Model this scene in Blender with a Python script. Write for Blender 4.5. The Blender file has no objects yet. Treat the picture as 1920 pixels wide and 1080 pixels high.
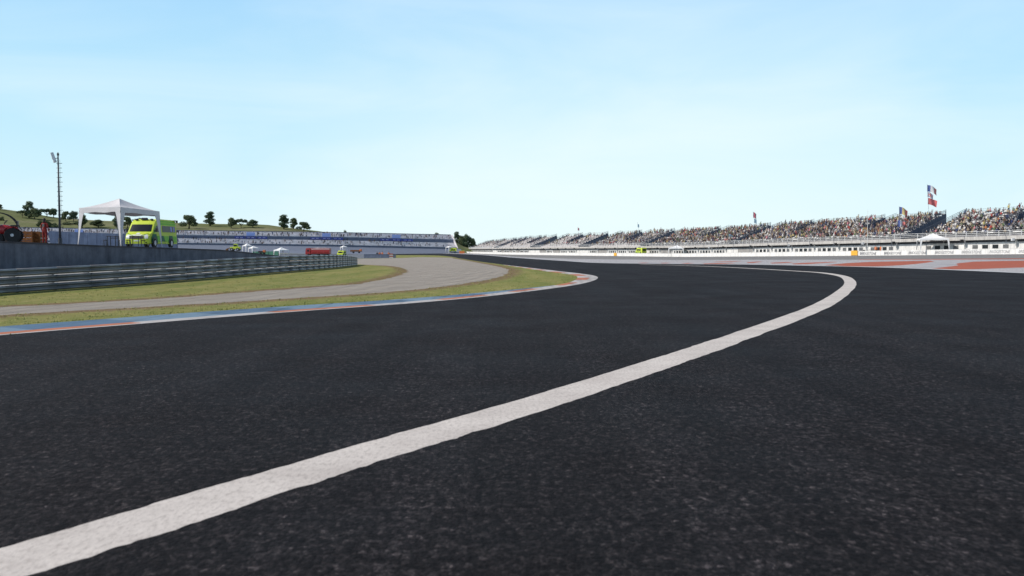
import bpy, bmesh, math, random
from mathutils import Vector, Matrix
from mathutils.geometry import delaunay_2d_cdt
random.seed(7)
R = random.Random(11)
C = bpy.context.scene.collection

# ------------------------------------------------------------------ camera
F_PX, CX, CY, EYE = 1663.0, 960.0, 540.0, 1.4
PITCH = math.atan(72 / F_PX); ROLL = 0.0036
Fw = Vector((0, math.cos(PITCH), -math.sin(PITCH)))
R0 = Vector((1, 0, 0)); U0 = R0.cross(Fw)
Rt = R0 * math.cos(ROLL) - U0 * math.sin(ROLL)
Up = U0 * math.cos(ROLL) + R0 * math.sin(ROLL)
EYEV = Vector((0, 0, EYE))
def ray(x, y): return Fw + Rt * ((x - CX) / F_PX) + Up * ((CY - y) / F_PX)
def at(x, y, Y):                      # point on the sight line at depth Y
    d = ray(x, y); return EYEV + d * (Y / d.y)
def px(p):
    v = Vector(p) - EYEV; f = v.dot(Fw)
    return CX + F_PX * v.dot(Rt) / f, CY - F_PX * v.dot(Up) / f, f
def lerp(a, b, t): return a + (b - a) * t
def interp(xs, ys, x):
    if x <= xs[0]: return ys[0]
    for i in range(1, len(xs)):
        if x <= xs[i]: return lerp(ys[i-1], ys[i], (x - xs[i-1]) / (xs[i] - xs[i-1]))
    return ys[-1]
# ------------------------------------------------------------------ terrain
def T(X, Y):
    if Y <= 60: return 0.0
    g = interp([0.2, 0.409, 0.577, 0.75], [1, 0.37, -0.36, -0.6], X / Y)
    return -g * 0.005 * min(Y - 60, 240)
def P(x, y):                          # photo pixel -> terrain
    d = ray(x, y); lo, hi = 0.5, 6000.0
    f = lambda k: (EYE + d.z * k / d.y) - T(d.x * k / d.y, k)
    if f(hi) > 0: hi = 6000.0
    for _ in range(60):
        m = (lo + hi) / 2
        if f(m) > 0: lo = m
        else: hi = m
    k = (lo + hi) / 2
    return Vector((d.x * k / d.y, k, T(d.x * k / d.y, k)))
def P2(x, y): p = P(x, y); return Vector((p.x, p.y))

def catmull(pts, step=None, n=12):
    pts = [Vector(p) for p in pts]; out = []
    q = [pts[0] * 2 - pts[1]] + pts + [pts[-1] * 2 - pts[-2]]
    for i in range(1, len(q) - 2):
        p0, p1, p2, p3 = q[i-1], q[i], q[i+1], q[i+2]
        t0 = 0; t1 = (p1-p0).length ** .5; t2 = t1 + (p2-p1).length ** .5; t3 = t2 + (p3-p2).length ** .5
        for k in range(n):
            t = t1 + (t2 - t1) * k / n
            A1 = p0*((t1-t)/(t1-t0)) + p1*((t-t0)/(t1-t0)); A2 = p1*((t2-t)/(t2-t1)) + p2*((t-t1)/(t2-t1)); A3 = p2*((t3-t)/(t3-t2)) + p3*((t-t2)/(t3-t2))
            B1 = A1*((t2-t)/(t2-t0)) + A2*((t-t0)/(t2-t0)); B2 = A2*((t3-t)/(t3-t1)) + A3*((t-t1)/(t3-t1))
            out.append(B1*((t2-t)/(t2-t1)) + B2*((t-t1)/(t2-t1)))
    out.append(pts[-1])
    return out
class Path:                           # 2D polyline with arc length
    def __init__(s, pts):
        s.p = [Vector((p[0], p[1])) for p in pts]; s.s = [0]
        for a, b in zip(s.p, s.p[1:]): s.s.append(s.s[-1] + (b-a).length)
        s.L = s.s[-1]
    def _i(s, t):
        lo, hi = 0, len(s.s) - 2
        while lo < hi:
            m = (lo + hi + 1) // 2
            if s.s[m] <= t: lo = m
            else: hi = m - 1
        return lo
    def pos(s, t):
        i = s._i(t); return s.p[i] + (s.p[i+1]-s.p[i]) * ((t - s.s[i]) / (s.s[i+1]-s.s[i]))
    def tan(s, t): 
        a = s.pos(max(0, t - .5)); b = s.pos(min(s.L, t + .5)); return (b - a).normalized()
    def off(s, t, d):                 # d > 0: to the right of travel
        k = s.tan(t); return s.pos(t) + Vector((k.y, -k.x)) * d

# ------------------------------------------------------------------ objects
def tag(o, label=None, cat=None, group=None, kind=None):
    if label: o['label'] = label
    if cat: o['category'] = cat
    if group: o['group'] = group
    if kind: o['kind'] = kind
    return o
def empty(name, loc=(0,0,0), rz=0, label=None, cat=None, group=None, kind=None, sc=1):
    o = bpy.data.objects.new(name, None); C.objects.link(o); o.location = loc; o.rotation_euler = (0, 0, rz)
    o.scale = (sc, sc, sc); o.empty_display_size = .2
    return tag(o, label, cat, group, kind)
def dup(root, loc=None, rz=None, sc=None, label=None, group=None):
    r = root.copy(); C.objects.link(r)
    if loc is not None: r.location = loc
    if rz is not None: r.rotation_euler = (0, 0, rz)
    if sc is not None: r.scale = sc if hasattr(sc, '__len__') else (sc, sc, sc)
    if label: r['label'] = label
    if group: r['group'] = group
    for ch in list(root.children):
        c = ch.copy(); C.objects.link(c); c.parent = r
        for g in ch.children:
            d = g.copy(); C.objects.link(d); d.parent = c
    return r
class MB:
    def __init__(s): s.v = []; s.f = []; s.m = []
    def add(s, vs, fs, m=0):
        b = len(s.v); s.v += [tuple(v) for v in vs]; s.f += [tuple(b+i for i in f) for f in fs]; s.m += [m]*len(fs); return s
    def box(s, a, b, m=0, tap=None, M=None):
        (x0,y0,z0),(x1,y1,z1) = a, b
        vs = [Vector(p) for p in ((x0,y0,z0),(x1,y0,z0),(x1,y1,z0),(x0,y1,z0),(x0,y0,z1),(x1,y0,z1),(x1,y1,z1),(x0,y1,z1))]
        if tap:
            cx, cy = (x0+x1)/2, (y0+y1)/2
            for i in range(4, 8): vs[i].x = cx + (vs[i].x-cx)*tap; vs[i].y = cy + (vs[i].y-cy)*tap
        if M is not None: vs = [M @ v for v in vs]
        return s.add(vs, [(0,3,2,1),(4,5,6,7),(0,1,5,4),(1,2,6,5),(2,3,7,6),(3,0,4,7)], m)
    def bar(s, a, b, w, h, m=0):      # square bar from a to b
        a, b = Vector(a), Vector(b); d = (b-a).normalized()
        up = Vector((0,0,1)) if abs(d.z) < .95 else Vector((0,1,0))
        r = d.cross(up).normalized(); u = r.cross(d)
        vs = [q + r*(sx*w/2) + u*(sy*h/2) for q in (a, b) for sx, sy in ((-1,-1),(1,-1),(1,1),(-1,1))]
        return s.add(vs, [(0,1,2,3),(7,6,5,4),(0,4,5,1),(1,5,6,2),(2,6,7,3),(3,7,4,0)], m)
    def tube(s, pts, r, n=6, m=0, caps=True):
        pts = [Vector(p) for p in pts]; rs = r if hasattr(r, '__len__') else [r]*len(pts); vs = []; fs = []
        for i, p in enumerate(pts):
            d = (pts[min(i+1, len(pts)-1)] - pts[max(i-1, 0)]).normalized()
            up = Vector((0,0,1)) if abs(d.z) < .9 else Vector((1,0,0))
            a = d.cross(up).normalized(); b = d.cross(a)
            for k in range(n):
                t = 2*math.pi*k/n; vs.append(p + (a*math.cos(t) + b*math.sin(t))*rs[i])
        for i in range(len(pts)-1):
            for k in range(n):
                fs.append((i*n+k, i*n+(k+1)%n, (i+1)*n+(k+1)%n, (i+1)*n+k))
        if caps: fs.append(tuple(range(n-1, -1, -1))); fs.append(tuple((len(pts)-1)*n+k for k in range(n)))
        return s.add(vs, fs, m)
    def loft(s, rings, m=0, caps=True):
        n = len(rings[0]); vs = [v for r in rings for v in r]; fs = []
        for i in range(len(rings)-1):
            for k in range(n): fs.append((i*n+k, i*n+(k+1)%n, (i+1)*n+(k+1)%n, (i+1)*n+k))
        if caps: fs.append(tuple(range(n-1, -1, -1))); fs.append(tuple((len(rings)-1)*n+k for k in range(n)))
        return s.add(vs, fs, m)
    def lathe(s, prof, n=16, m=0, axis='z', c=(0,0,0)):
        rings = []
        for r, z in prof:
            ring = []
            for k in range(n):
                t = 2*math.pi*k/n; a, b = r*math.cos(t), r*math.sin(t)
                v = {'z': (a,b,z), 'x': (z,a,b), 'y': (b,z,a)}[axis]; ring.append(Vector(v)+Vector(c))
            rings.append(ring)
        return s.loft(rings, m)
    def ell(s, c, r, n=8, k=6, m=0):
        c = Vector(c); prof = []
        rings = []
        for i in range(k+1):
            ph = -math.pi/2 + math.pi*i/k; cc = max(math.cos(ph), .02)
            rings.append([c + Vector((r[0]*cc*math.cos(2*math.pi*j/n), r[1]*cc*math.sin(2*math.pi*j/n), r[2]*math.sin(ph))) for j in range(n)])
        return s.loft(rings, m)
    def sheet(s, rows, m=0):          # grid of rows
        n = len(rows[0]); vs = [v for r in rows for v in r]
        return s.add(vs, [(i*n+k, i*n+k+1, (i+1)*n+k+1, (i+1)*n+k) for i in range(len(rows)-1) for k in range(n-1)], m)
    def mesh(s, name, mats, smooth=False):
        me = bpy.data.meshes.new(name); me.from_pydata(s.v, [], s.f)
        for m in (mats if isinstance(mats, (list, tuple)) else [mats]): me.materials.append(m)
        me.polygons.foreach_set('material_index', s.m)
        if smooth: me.polygons.foreach_set('use_smooth', [True]*len(s.f))
        me.update(); return me
    def build(s, name, mats, parent=None, smooth=False, bevel=0):
        o = bpy.data.objects.new(name, s.mesh(name, mats, smooth)); C.objects.link(o); o.parent = parent
        if bevel:
            b = o.modifiers.new('bevel', 'BEVEL'); b.width = bevel; b.segments = 2; b.limit_method = 'ANGLE'
        return o

# ------------------------------------------------------------------ materials
def newmat(name):
    m = bpy.data.materials.new(name); m.use_nodes = True; nt = m.node_tree
    b = nt.nodes['Principled BSDF']; return m, nt, b
def N(nt, t, **kw):
    n = nt.nodes.new(t)
    for k, v in kw.items():
        if k in n.inputs: n.inputs[k].default_value = v
        else: setattr(n, k, v)
    return n
def L(nt, a, b): nt.links.new(a, b)
def pos_node(nt, scale=(1,1,1), rot=(0,0,0)):
    g = N(nt, 'ShaderNodeNewGeometry'); m = N(nt, 'ShaderNodeMapping'); m.inputs['Scale'].default_value = scale; m.inputs['Rotation'].default_value = rot
    L(nt, g.outputs['Position'], m.inputs['Vector']); return m.outputs['Vector']
def noise(nt, vec, scale, detail=3, rough=.55, dist=0):
    n = N(nt, 'ShaderNodeTexNoise'); n.inputs['Scale'].default_value = scale; n.inputs['Detail'].default_value = detail
    n.inputs['Roughness'].default_value = rough; n.inputs['Distortion'].default_value = dist
    if vec is not None: L(nt, vec, n.inputs['Vector'])
    return n.outputs['Fac']
def ramp(nt, fac, stops):
    r = N(nt, 'ShaderNodeValToRGB'); e = r.color_ramp.elements
    while len(e) < len(stops): e.new(.5)
    for el, (p, c) in zip(e, stops): el.position = p; el.color = (*c, 1) if len(c) == 3 else c
    L(nt, fac, r.inputs['Fac']); return r.outputs['Color']
def mix(nt, fac, a, b, mode='MIX'):
    n = N(nt, 'ShaderNodeMix', data_type='RGBA', blend_type=mode)
    for i, v in ((0, fac), (6, a), (7, b)):
        if isinstance(v, (int, float)): n.inputs[i].default_value = v
        elif isinstance(v, (tuple, list)): n.inputs[i].default_value = (*v, 1) if len(v) == 3 else v
        else: L(nt, v, n.inputs[i])
    return n.outputs[2]
def mathn(nt, op, a, b=0.0, clamp=False):
    n = N(nt, 'ShaderNodeMath', operation=op, use_clamp=clamp)
    for i, v in ((0, a), (1, b)):
        if isinstance(v, (int, float)): n.inputs[i].default_value = v
        else: L(nt, v, n.inputs[i])
    return n.outputs[0]
def bump(nt, b, h, strength=.3, dist=.01):
    n = N(nt, 'ShaderNodeBump'); n.inputs['Strength'].default_value = strength; n.inputs['Distance'].default_value = dist
    L(nt, h, n.inputs['Height']); L(nt, n.outputs['Normal'], b.inputs['Normal'])
def paint(name, col, rough=.5, var=.15, scale=3.0, metal=0, spec=.5, fine=40, coat=0):
    m, nt, b = newmat(name)
    tc = N(nt, 'ShaderNodeTexCoord').outputs['Object']
    f = noise(nt, tc, scale, 4, .6); g = noise(nt, tc, fine, 2)
    d = tuple(c*(1-var) for c in col); l = tuple(min(1, c*(1+var*.6)) for c in col)
    c1 = ramp(nt, f, [(.3, d), (.7, l)])
    c2 = mix(nt, mathn(nt, 'MULTIPLY', g, var*.8), c1, tuple(c*.6 for c in col))
    L(nt, c2, b.inputs['Base Color']); b.inputs['Roughness'].default_value = rough; b.inputs['Metallic'].default_value = metal
    b.inputs['Specular IOR Level'].default_value = spec
    if coat: b.inputs['Coat Weight'].default_value = coat
    return m

def asphalt(name, lo, hi, streak=True, speck=1.0, rough=.8, spec=.35, tint=None):
    m, nt, b = newmat(name); p = pos_node(nt)
    v = N(nt, 'ShaderNodeTexVoronoi'); v.inputs['Scale'].default_value = 1; L(nt, pos_node(nt, (56, 36, 40)), v.inputs['Vector'])
    v2 = N(nt, 'ShaderNodeTexVoronoi'); v2.inputs['Scale'].default_value = 150; L(nt, p, v2.inputs['Vector'])
    sepc = N(nt, 'ShaderNodeSeparateColor'); L(nt, v.outputs['Color'], sepc.inputs['Color'])
    sepd = N(nt, 'ShaderNodeSeparateColor'); L(nt, v2.outputs['Color'], sepd.inputs['Color'])
    base = ramp(nt, noise(nt, p, 24, 6, .72), [(.32, lo), (.68, hi)])
    st1 = ramp(nt, sepc.outputs[0], [(.0, (.35,.35,.37)), (.55, (.8,.8,.8)), (.82, (1.5,1.45,1.42)), (1, (2.8,2.7,2.65))])
    st2 = ramp(nt, sepd.outputs[1], [(.0, (.6,.6,.6)), (.8, (1.1,1.1,1.1)), (1, (1.9,1.85,1.8))])
    cl = ramp(nt, noise(nt, pos_node(nt, (19, 12, 12)), 1, 4, .66), [(.35, (.1,.1,.1)), (.5, (.85,.85,.85)), (.67, (3.0,2.9,2.9))]); base = mix(nt, .85*min(1,speck), base, cl, 'MULTIPLY')
    c = mix(nt, min(1,.8*speck), base, st1, 'MULTIPLY'); c = mix(nt, .7*speck, c, st2, 'MULTIPLY')
    big = ramp(nt, noise(nt, p, .22, 5, .6), [(.3, (.78,.78,.8)), (.7, (1.22,1.22,1.2))]); c = mix(nt, .8, c, big, 'MULTIPLY')
    mid = ramp(nt, noise(nt, p, 2.6, 5, .62), [(.3, (.62,.62,.62)), (.7, (1.42,1.42,1.42))]); c = mix(nt, .75 if streak else .5, c, mid, 'MULTIPLY')
    if streak: c = mix(nt, .85, c, ramp(nt, noise(nt, pos_node(nt, (9, 5.5, 8)), 1, 4, .7), [(.32, (.55,.55,.55)), (.5, (.97,.97,.97)), (.7, (1.55,1.53,1.53))]), 'MULTIPLY')
    if streak:
        # wear along the driving direction, and the darker rubbered-in line
        ps = pos_node(nt, (1.5, .045, 1), (0, 0, math.radians(-12)))
        s = ramp(nt, noise(nt, ps, 1.0, 5, .62), [(.3, (.55,.55,.56)), (.5, (1,1,1)), (.7, (1.6,1.6,1.65))]); c = mix(nt, .75, c, s, 'MULTIPLY')
    L(nt, c, b.inputs['Base Color']); b.inputs['Specular IOR Level'].default_value = spec
    if tint: b.inputs['Specular Tint'].default_value = (*tint, 1)
    rr = ramp(nt, noise(nt, p, .5, 4), [(.3, (rough-.08,)*3), (.7, (rough+.06,)*3)]); L(nt, rr, b.inputs['Roughness'])
    h = mathn(nt, 'ADD', mathn(nt, 'MULTIPLY', v.outputs['Distance'], -1.0), mathn(nt, 'MULTIPLY', v2.outputs['Distance'], -.6))
    bump(nt, b, h, .5, .008)
    return m
def grass_mat():
    m, nt, b = newmat('grass'); p = pos_node(nt)
    at_ = N(nt, 'ShaderNodeAttribute', attribute_name='edge')
    c = ramp(nt, noise(nt, p, 1.3, 6, .7), [(.3, (.12,.155,.035)), (.5, (.2,.215,.06)), (.7, (.34,.28,.12))])
    ps = pos_node(nt, (1.2, .25, 1), (0, 0, math.radians(20)))
    c = mix(nt, .45, c, ramp(nt, noise(nt, ps, .5, 4, .6), [(.35, (.11,.15,.035)), (.6, (.3,.25,.1))]))
    blades = ramp(nt, noise(nt, p, 32, 3, .8), [(.3, (.5,.5,.45)), (.7, (1.5,1.5,1.5))]); c = mix(nt, .5, c, blades, 'MULTIPLY')
    n1 = noise(nt, p, 2.2, 5, .7)
    e = mathn(nt, 'ADD', at_.outputs['Fac'], mathn(nt, 'MULTIPLY', mathn(nt, 'SUBTRACT', n1, .5), 2.2))
    dirt = ramp(nt, e, [(.45, (1,1,1)), (1.3, (0,0,0))])
    br = ramp(nt, noise(nt, p, 6, 4), [(.3, (.13,.08,.045)), (.7, (.24,.16,.095))])
    c = mix(nt, mathn(nt, 'MULTIPLY', dirt, .9), c, br)
    L(nt, c, b.inputs['Base Color']); b.inputs['Roughness'].default_value = .95; b.inputs['Specular IOR Level'].default_value = .1
    bump(nt, b, noise(nt, p, 20, 4, .8), .6, .05); return m
def gravel_mat():
    m, nt, b = newmat('gravel'); p = pos_node(nt)
    c = ramp(nt, noise(nt, p, 28, 4, .8), [(.3, (.15,.133,.113)), (.7, (.52,.465,.405))])
    c = mix(nt, .6, c, ramp(nt, noise(nt, p, .5, 5, .65), [(.3, (.25,.222,.192)), (.7, (.36,.325,.285))]))
    w = N(nt, 'ShaderNodeTexWave'); w.bands_direction = 'X'; w.inputs['Scale'].default_value = .32; w.inputs['Distortion'].default_value = 14; w.inputs['Detail'].default_value = 3
    w.inputs['Detail Scale'].default_value = .6; L(nt, pos_node(nt, (1, .35, 1), (0,0,.5)), w.inputs['Vector'])
    c = mix(nt, .12, c, ramp(nt, w.outputs['Fac'], [(.0, (.55,.55,.55)), (.25,(1,1,1)), (.8, (1,1,1)), (1, (1.3,1.3,1.28))]), 'MULTIPLY')
    L(nt, c, b.inputs['Base Color']); b.inputs['Roughness'].default_value = .95; b.inputs['Specular IOR Level'].default_value = .1
    h = mathn(nt, 'ADD', noise(nt, p, 18, 5, .8), mathn(nt, 'MULTIPLY', w.outputs['Fac'], mathn(nt, 'MULTIPLY', noise(nt, p, .12, 3), 1.8)))
    bump(nt, b, h, .7, .06); return m
def scuffed(name, col, dark=.5, rough=.7, streaks=True):   # painted surface with rubber marks
    m, nt, b = newmat(name); p = pos_node(nt)
    f = noise(nt, p, 1.7, 6, .7)
    c = ramp(nt, f, [(.3, tuple(k*(1-.3*dark) for k in col)), (.65, col)])
    if streaks:
        ps = pos_node(nt, (2.2, .12, 1), (0,0,math.radians(-20)))
        s = ramp(nt, noise(nt, ps, 1.2, 5, .7), [(.28, (1-.75*dark,)*3), (.5, (1,1,1))]); c = mix(nt, .8, c, s, 'MULTIPLY')
    g = ramp(nt, noise(nt, p, 55, 4, .75), [(.3, (.72,.72,.72)), (.62, (1.06,1.06,1.06))]); c = mix(nt, .8, c, g, 'MULTIPLY')
    L(nt, c, b.inputs['Base Color']); b.inputs['Roughness'].default_value = rough; b.inputs['Specular IOR Level'].default_value = .3
    bump(nt, b, noise(nt, p, 70, 3, .8), .35, .006); return m
def concrete(name, lo, hi, vstreak=True, rough=.9):
    m, nt, b = newmat(name); p = pos_node(nt)
    c = ramp(nt, noise(nt, p, 1.1, 6, .65), [(.3, lo), (.7, hi)])
    if vstreak:
        c = mix(nt, .7, c, ramp(nt, noise(nt, pos_node(nt, (1.6,1.6,.12)), 1.4, 5, .7), [(.3, (.6,.6,.62)), (.65, (1.2,1.2,1.2))]), 'MULTIPLY')
    c = mix(nt, .5, c, ramp(nt, noise(nt, p, 14, 4, .7), [(.3, (.75,.75,.75)), (.7, (1.15,1.15,1.15))]), 'MULTIPLY')
    L(nt, c, b.inputs['Base Color']); b.inputs['Roughness'].default_value = rough; bump(nt, b, noise(nt, p, 12, 5, .7), .3, .02); return m
def leaf_mat(name, lo, hi):
    m, nt, b = newmat(name); p = N(nt, 'ShaderNodeTexCoord').outputs['Object']
    c = ramp(nt, noise(nt, p, .55, 4, .6), [(.3, lo), (.7, hi)])
    c = mix(nt, .6, c, ramp(nt, noise(nt, p, 3.5, 3, .6), [(.3, (.55,.55,.55)), (.7, (1.35,1.35,1.3))]), 'MULTIPLY')
    L(nt, c, b.inputs['Base Color']); b.inputs['Roughness'].default_value = .8; b.inputs['Specular IOR Level'].default_value = .2; return m
def glass(name, col=(.02,.03,.045)):
    m = paint(name, col, .3, .3, 1.2, spec=.16); return m

def line_mat():
    m, nt, b = newmat('white road paint'); p = pos_node(nt)
    c = ramp(nt, noise(nt, p, 1.3, 6, .65), [(.3, (.49,.44,.405)), (.65, (.63,.575,.53))])
    c = mix(nt, .9, c, ramp(nt, noise(nt, pos_node(nt, (34, 14, 20)), 1, 5, .75), [(.3, (.6,.585,.575)), (.5, (.98,.98,.98)), (.7, (1.1,1.1,1.1))]), 'MULTIPLY')
    pit = ramp(nt, noise(nt, pos_node(nt, (60, 24, 20)), 1, 3, .8), [(.27, (1,1,1)), (.36, (0,0,0))])
    c = mix(nt, mathn(nt, 'MULTIPLY', pit, .75), c, (.1,.09,.09))
    L(nt, c, b.inputs['Base Color']); b.inputs['Roughness'].default_value = .75; b.inputs['Specular IOR Level'].default_value = .2
    bump(nt, b, noise(nt, pos_node(nt, (50, 22, 20)), 1, 4, .75), .45, .006); return m
M = {}
M['track'] = asphalt('track asphalt', (.0048,.0043,.0044), (.0168,.0152,.0157), speck=1.15, spec=.13, tint=(1,.8,.84))
M['strip'] = asphalt('old grey asphalt', (.16,.15,.14), (.24,.23,.215), streak=False, speck=.4)
M['apron'] = asphalt('worn pale apron', (.31,.3,.31), (.44,.425,.43), streak=False, speck=.4)
M['farlane'] = asphalt('service lane', (.1,.11,.13), (.17,.18,.2), streak=False, speck=.4)
M['concrete_ground'] = concrete('pale concrete ground', (.36,.345,.32), (.5,.48,.45), False)
M['blades'] = leaf_mat('grass blades', (.22,.25,.065), (.4,.38,.15)); M['grass'] = grass_mat(); M['gravel'] = gravel_mat()
M['line'] = line_mat()
M['red_paint'] = scuffed('red runoff paint', (.46,.105,.045), .6)
M['white_paint'] = scuffed('white runoff paint', (.6,.6,.6), .4)
M['kerb_white'] = scuffed('white kerb paint', (.54,.5,.48), .8)
M['kerb_orange'] = scuffed('orange kerb paint', (.52,.17,.08), .7)
M['kerb_blue'] = scuffed('blue kerb paint', (.1,.175,.27), .9)
M['kerb_lightblue'] = scuffed('pale blue kerb paint', (.17,.26,.35), .8)
M['land'] = paint('dry land', (.13,.14,.05), .95, .4, .02, fine=.3)
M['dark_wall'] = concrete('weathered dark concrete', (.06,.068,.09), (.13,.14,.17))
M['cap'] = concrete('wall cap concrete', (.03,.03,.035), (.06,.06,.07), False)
M['galv'] = paint('galvanised steel', (.36,.37,.4), .42, .35, 1.1, metal=.75, fine=9)
M['railsteel'] = paint('weathered rail steel', (.19,.185,.19), .42, .45, .8, metal=.35, fine=9)
M['white_wall'] = concrete('white painted concrete', (.72,.71,.69), (.84,.83,.81))
M['stand_white'] = concrete('white rendered building', (.66,.65,.63), (.8,.79,.77))
M['beam'] = concrete('pale grey beam', (.42,.4,.38), (.56,.54,.51))
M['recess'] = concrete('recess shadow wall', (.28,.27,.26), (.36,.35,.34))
M['bench'] = paint('bench white plastic', (.62,.61,.6), .6, .2, .7)
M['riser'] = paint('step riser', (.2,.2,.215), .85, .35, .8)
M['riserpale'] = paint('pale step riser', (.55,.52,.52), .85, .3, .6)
M['side'] = concrete('shaded stand end wall', (.11,.12,.155), (.17,.18,.22))  # end walls coloured dark for the shade on these faces
M['railw'] = paint('white railing paint', (.75,.75,.74), .5, .1)
M['raild'] = paint('dark railing and gap shade', (.13,.14,.17), .5, .2)
M['winglass'] = glass('window glass dark', (.03,.035,.04)); M['winglass2'] = glass('window glass grey', (.16,.165,.17))
M['black'] = paint('black metal', (.012,.012,.014), .45, .3)
M['rubber'] = paint('black rubber', (.016,.016,.017), .8, .4, 6)
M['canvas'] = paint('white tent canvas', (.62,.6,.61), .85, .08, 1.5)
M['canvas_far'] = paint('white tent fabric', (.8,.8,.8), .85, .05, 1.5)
M['pole'] = paint('dark steel mast', (.05,.055,.07), .5, .3)
M['lampwhite'] = paint('white lamp housing', (.65,.66,.68), .4, .1)
M['vy'] = paint('fluorescent yellow paint', (.58,.68,.07), .5, .1, 1.2, spec=.2)
M['vg'] = paint('bright green paint', (.2,.52,.03), .5, .1, 1.2, spec=.2)
M['vd'] = paint('dark green paint', (.012,.13,.065), .5, .15, 1.2, spec=.15)
M['vglass'] = glass('vehicle glass', (.018,.022,.03)); M['vwhite'] = paint('white vehicle panel', (.78,.8,.8), .35, .08)
M['vgrey'] = paint('grey grille plastic', (.07,.06,.07), .6, .3)
M['vblue'] = paint('blue panel', (.12,.14,.5), .4, .1)
M['hub'] = paint('wheel steel', (.5,.5,.52), .4, .2, metal=.4)
M['red'] = paint('red machine paint', (.34,.016,.018), .4, .25, 4, coat=.3)
M['redc'] = paint('red overalls cloth', (.25,.018,.016), .9, .35, 5)
M['orange'] = paint('orange stained wood', (.24,.085,.015), .8, .4, 5)
M['orangep'] = paint('orange marshal cloth', (.68,.2,.07), .9, .2, 5)
M['skin'] = paint('skin', (.32,.215,.17), .6, .1); M['hair'] = paint('black hair', (.012,.01,.01), .7, .3, 20)
M['wood'] = paint('dark bench wood', (.035,.02,.018), .6, .4, 5)
M['bark'] = paint('bark', (.09,.07,.05), .95, .4, 2)
M['leaf'] = leaf_mat('oak leaves', (.075,.1,.055), (.155,.185,.09))  # tree leaf colours lightened to paint in the distance haze
M['leaf2'] = leaf_mat('pine leaves', (.066,.1,.066), (.135,.175,.1))
M['leaf3'] = leaf_mat('pale scrub leaves', (.06,.085,.04), (.12,.15,.07))
M['yellowbox'] = paint('amber panel', (.82,.43,.05), .5, .1)
M['text'] = paint('dark grey lettering', (.24,.24,.26), .6, .1)
M['blueb'] = paint('blue banner', (.05,.075,.32), .7, .3, .08, fine=.6)
M['paleblue'] = paint('pale blue screen', (.36,.46,.85), .6, .05)
M['whitetext'] = paint('white lettering', (.45,.48,.7), .6, .1)
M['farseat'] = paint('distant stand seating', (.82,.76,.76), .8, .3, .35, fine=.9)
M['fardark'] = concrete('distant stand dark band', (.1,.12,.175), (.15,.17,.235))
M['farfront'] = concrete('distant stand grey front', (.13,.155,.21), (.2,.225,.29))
M['bluewall'] = concrete('blue grey concrete', (.13,.165,.26), (.22,.26,.37))
M['net'] = paint('green netting', (.12,.3,.2), .9, .2)
def hill_mat():
    m, nt, b = newmat('hill grass'); p = pos_node(nt)
    c = ramp(nt, noise(nt, p, .012, 6, .6), [(.3, (.12,.14,.07)), (.5, (.17,.18,.09)), (.7, (.25,.225,.15))])
    ps = pos_node(nt, (.003, .02, .25)); c = mix(nt, .55, c, ramp(nt, noise(nt, ps, 1, 5, .6), [(.35, (.11,.14,.06)), (.55, (.18,.19,.095)), (.72, (.33,.27,.23))]))
    c = mix(nt, .6, c, ramp(nt, noise(nt, p, .25, 5, .7), [(.3, (.6,.6,.6)), (.7, (1.3,1.3,1.3))]), 'MULTIPLY')
    L(nt, c, b.inputs['Base Color']); b.inputs['Roughness'].default_value = 1; b.inputs['Specular IOR Level'].default_value = 0; return m
M['hill'] = hill_mat()

# ------------------------------------------------------------------ ground regions
def pl(pts, n=10): return catmull([P2(*p) for p in pts], n=n)
K = Path(pl([(-900,728),(-500,681),(-250,654),(0,628.5),(255,607.6),(474,590),(660,576.5),(764,569),(894,557.5),(998,545.5),(1077,534.5),(1110,527),(1121,521),(1115,517),(1090,513),(1045,508),(991,501.7),(946,496.5),(900,490.5),(862,484.5),(845,481.2),(800,478.6),(735,478.3)], 12))
# kerb widths along K
sA = min(range(len(K.s)), key=lambda i: (K.p[i]-P2(1121,521)).length); sA = K.s[sA]
sB = min(range(len(K.s)), key=lambda i: (K.p[i]-P2(1043,531)).length); sB = K.s[sB]
sE = min(range(len(K.s)), key=lambda i: (K.p[i]-P2(946,496.5)).length); sE = K.s[sE]
s0 = min(range(len(K.s)), key=lambda i: (K.p[i]-P2(0,628.5)).length); s0 = K.s[s0]
def w1(s): return interp([sA-22, sA-4, sA+10, sE], [.14, .42, .36, .1], s)
def w2(s): return w1(s) + interp([sA-6, sA, sA+12, sE-15, sE], [.37, .62, .6, .25, .12], s)
def w3(s): return w2(s) + interp([sB-16, sB-2], [1.22, 0.0], s)
regions = []       # (name, matkey, polygon)
def strip_poly(path, sa, sb, fa, fb, step=.8):
    n = max(2, int((sb-sa)/step)); ss = [sa + (sb-sa)*i/n for i in range(n+1)]
    return [path.off(s, -fa(s)) for s in ss] + [path.off(s, -fb(s)) for s in reversed(ss)]
zero = lambda s: 0
# white line
Lc = Path(pl([(-260,1130),(-60,1076),(120,1024),(300,969),(500,907),(750,831),(960,769.5),(1210,690),(1385,631.5),(1465,603),(1540,573),(1582,546),(1594,534),(1593,526),(1577,517.2),(1536,511),(1495,508.3),(1440,505),(1367,501.2),(1290,498.2),(1200,495.8)], 12))
rl = random.Random(3)
lp, rp = [], []; s = 0.0; jit = [0, 0]
while s < Lc.L:
    d = Lc.pos(s).y; st = .05 if d < 7 else (.12 if d < 14 else (.4 if d < 30 else 1.0))
    for k in (0, 1): jit[k] = jit[k]*.72 + rl.uniform(-.006, .006)*(1+k*.6) + (rl.uniform(-.018,.018) if rl.random() < .07 else 0)
    w = .235
    lp.append(Lc.off(s, -w + jit[0])); rp.append(Lc.off(s, w + jit[1] * 1.3)); s += st
regions.append(('edge_line', 'line', lp + rp[::-1]))
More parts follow.
